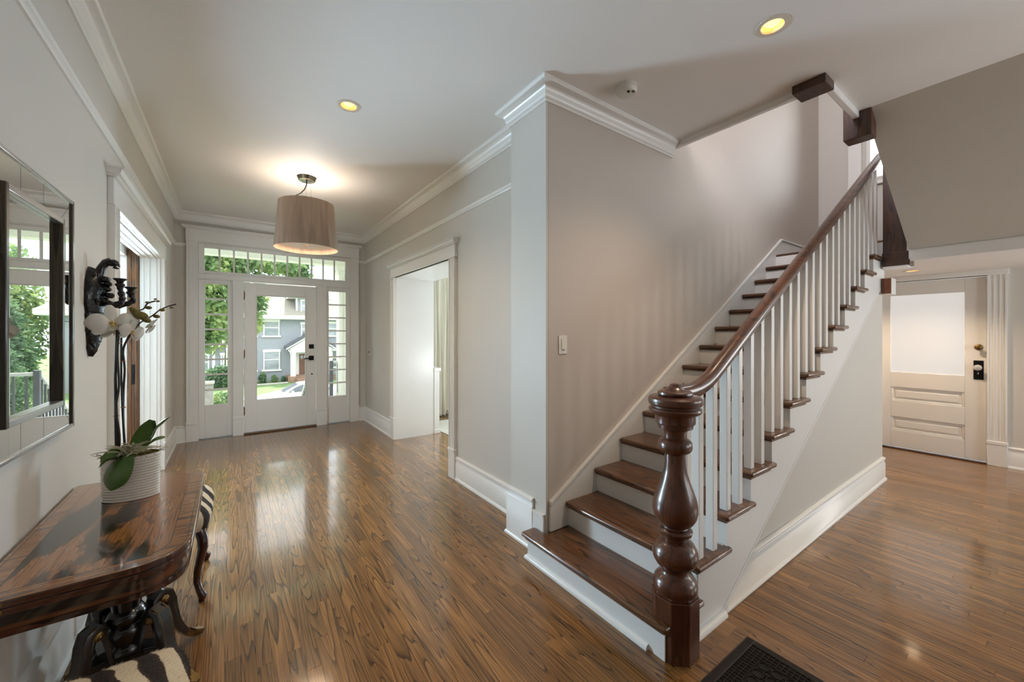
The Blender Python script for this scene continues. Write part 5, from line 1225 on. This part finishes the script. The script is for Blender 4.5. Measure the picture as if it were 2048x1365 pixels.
def leaves(blobs, count, size, seed, shell=.35):
    rg = random.Random(seed); m = MB(); tot = sum(b_[1][0]*b_[1][2] for b_ in blobs)
    for c_, r_ in blobs:
        for _ in range(int(count*r_[0]*r_[2]/tot)):
            while True:
                p = Vector((rg.uniform(-1, 1), rg.uniform(-1, 1), rg.uniform(-1, 1)))
                if shell < p.length < 1+.25*noise.noise(p*2.3+Vector(c_)): break
            p = Vector(c_)+Vector((p.x*r_[0], p.y*r_[1], p.z*r_[2])); s = size*rg.uniform(.6, 1.3)
            d = Vector((rg.uniform(-1, 1), rg.uniform(-1, 1), rg.uniform(-1, .5))).normalized(); w_ = d.cross(Vector((rg.uniform(-1, 1), rg.uniform(-1, 1), rg.uniform(-1, 1)))).normalized()
            m.add([p, p+d*s*.5+w_*s*.28, p+d*s, p+d*s*.5-w_*s*.28], [(0, 1, 2, 3)])
    return m
def tree(name, label, cat, x, y, blobs, count, size, mat, trunk, seed, group=None, shell=.35):
    t = empty(name, (x, y, GZ), label, cat, group)
    leaves(blobs, count, size, seed, shell).build('foliage', mat, t, smooth=0, kind='stuff', fix=False)
    if trunk:
        m = MB(); m.tube([(x, y, GZ), (x+.1, y, GZ+trunk*.4), (x-.1, y+.1, GZ+trunk*.8), (x, y, GZ+trunk)], [trunk*.045, trunk*.036, trunk*.028, trunk*.012], 10); m.build('trunk', BARK, t, smooth=60)
    return t
tree('street_tree', 'leafy green tree whose boughs hang before the grey house', 'tree', -1.9, 17.5,
     [((-1.6, 17.5, 3.2), (2.2, 2.0, 2.6)), ((-.5, 17.0, 4.25), (1.4, 1.4, .85)), ((1.4, 17.2, 4.1), (1.1, 1.0, .42)), ((2.15, 17.3, 3.7), (.4, .4, .3)), ((.78, 17, 3.0), (.26, .3, .75)), ((.70, 17, 2.0), (.18, .25, .5)), ((-.9, 17, 1.9), (.8, .9, .9))], 26000, .20, LV1, 5.5, 1)
tree('yard_tree', 'tall yellow-green tree right of the grey house', 'tree', 14.4, 47, [((14.4, 47, 4.2), (2.7, 3, 4.5)), ((13.2, 46, 1.5), (1.9, 2, 3.6)), ((17.0, 46, 3), (2.5, 2, 4))], 9000, .42, LV1, 6, 4)
tree('yard_tree', 'dark green bushy tree right of the grey house', 'tree', 11.0, 36.5, [((11.0, 36.5, .4), (1.5, 1.5, 3.2)), ((10.2, 36, -.6), (1.0, 1.1, 2.0))], 9000, .34, LV2, 3, 5)
tree('cone_evergreen', 'clipped conical evergreen in the yard right of the grey house', 'shrub', 9.2, 32, [((9.2, 32, -1.9), (1.25, 1.2, 1.1)), ((9.2, 32, -.9), (.9, .9, 1.0)), ((9.2, 32, -.0), (.5, .5, .9))], 7000, .16, LV2, 0, 6)
sh = [(0, 40.6, .36, .6), (1.15, 40.6, .32, .62), (2.2, 40.6, .30, .78), (3.1, 40.6, .22, .55), (3.8, 40.6, .12, .42)]
for i, (x, y, r_, h_) in enumerate(sh):
    tree('foundation_shrub', ['low dark shrub leftmost in the bed of the grey house', 'low shrub second from the left under the grey house windows', 'taller leafy shrub under the lower window of the grey house', 'pale leafy shrub right of the lower window across the street', 'small shrub beside the entry steps of the grey house'][i], 'shrub', x, y, [((x, y, GZ+h_*.55), (r_, .5, h_*.75))], 1500, .12, LV2 if i != 3 else LV1, 0, 20+i, 'foundation shrubs across the street', .2)
tree('round_bush', 'round clipped bush seen low through the left sidelight', 'shrub', -.45, 26, [((-.42, 26, -2.2), (.62, .6, .5))], 3000, .10, LV1, 0, 31, None, .5)
tree('dark_bush', 'dark spreading bush before the low grey house', 'shrub', -.6, 38.5, [((-.7, 38.5, -2.0), (1.0, .7, .95))], 2500, .18, LV2, 0, 32, None, .3)
m = MB(); m.tube([(-.9, 39.2, GZ+.06), (1.5, 39.0, GZ+.06), (3.0, 39.1, GZ+.06), (4.0, 39.3, GZ+.06)], .09, 8); tag(m.build('garden_edging', CONC, loc=(1.8, 39.4, GZ)), 'curved stone edging of the planting bed across the street', 'edging')
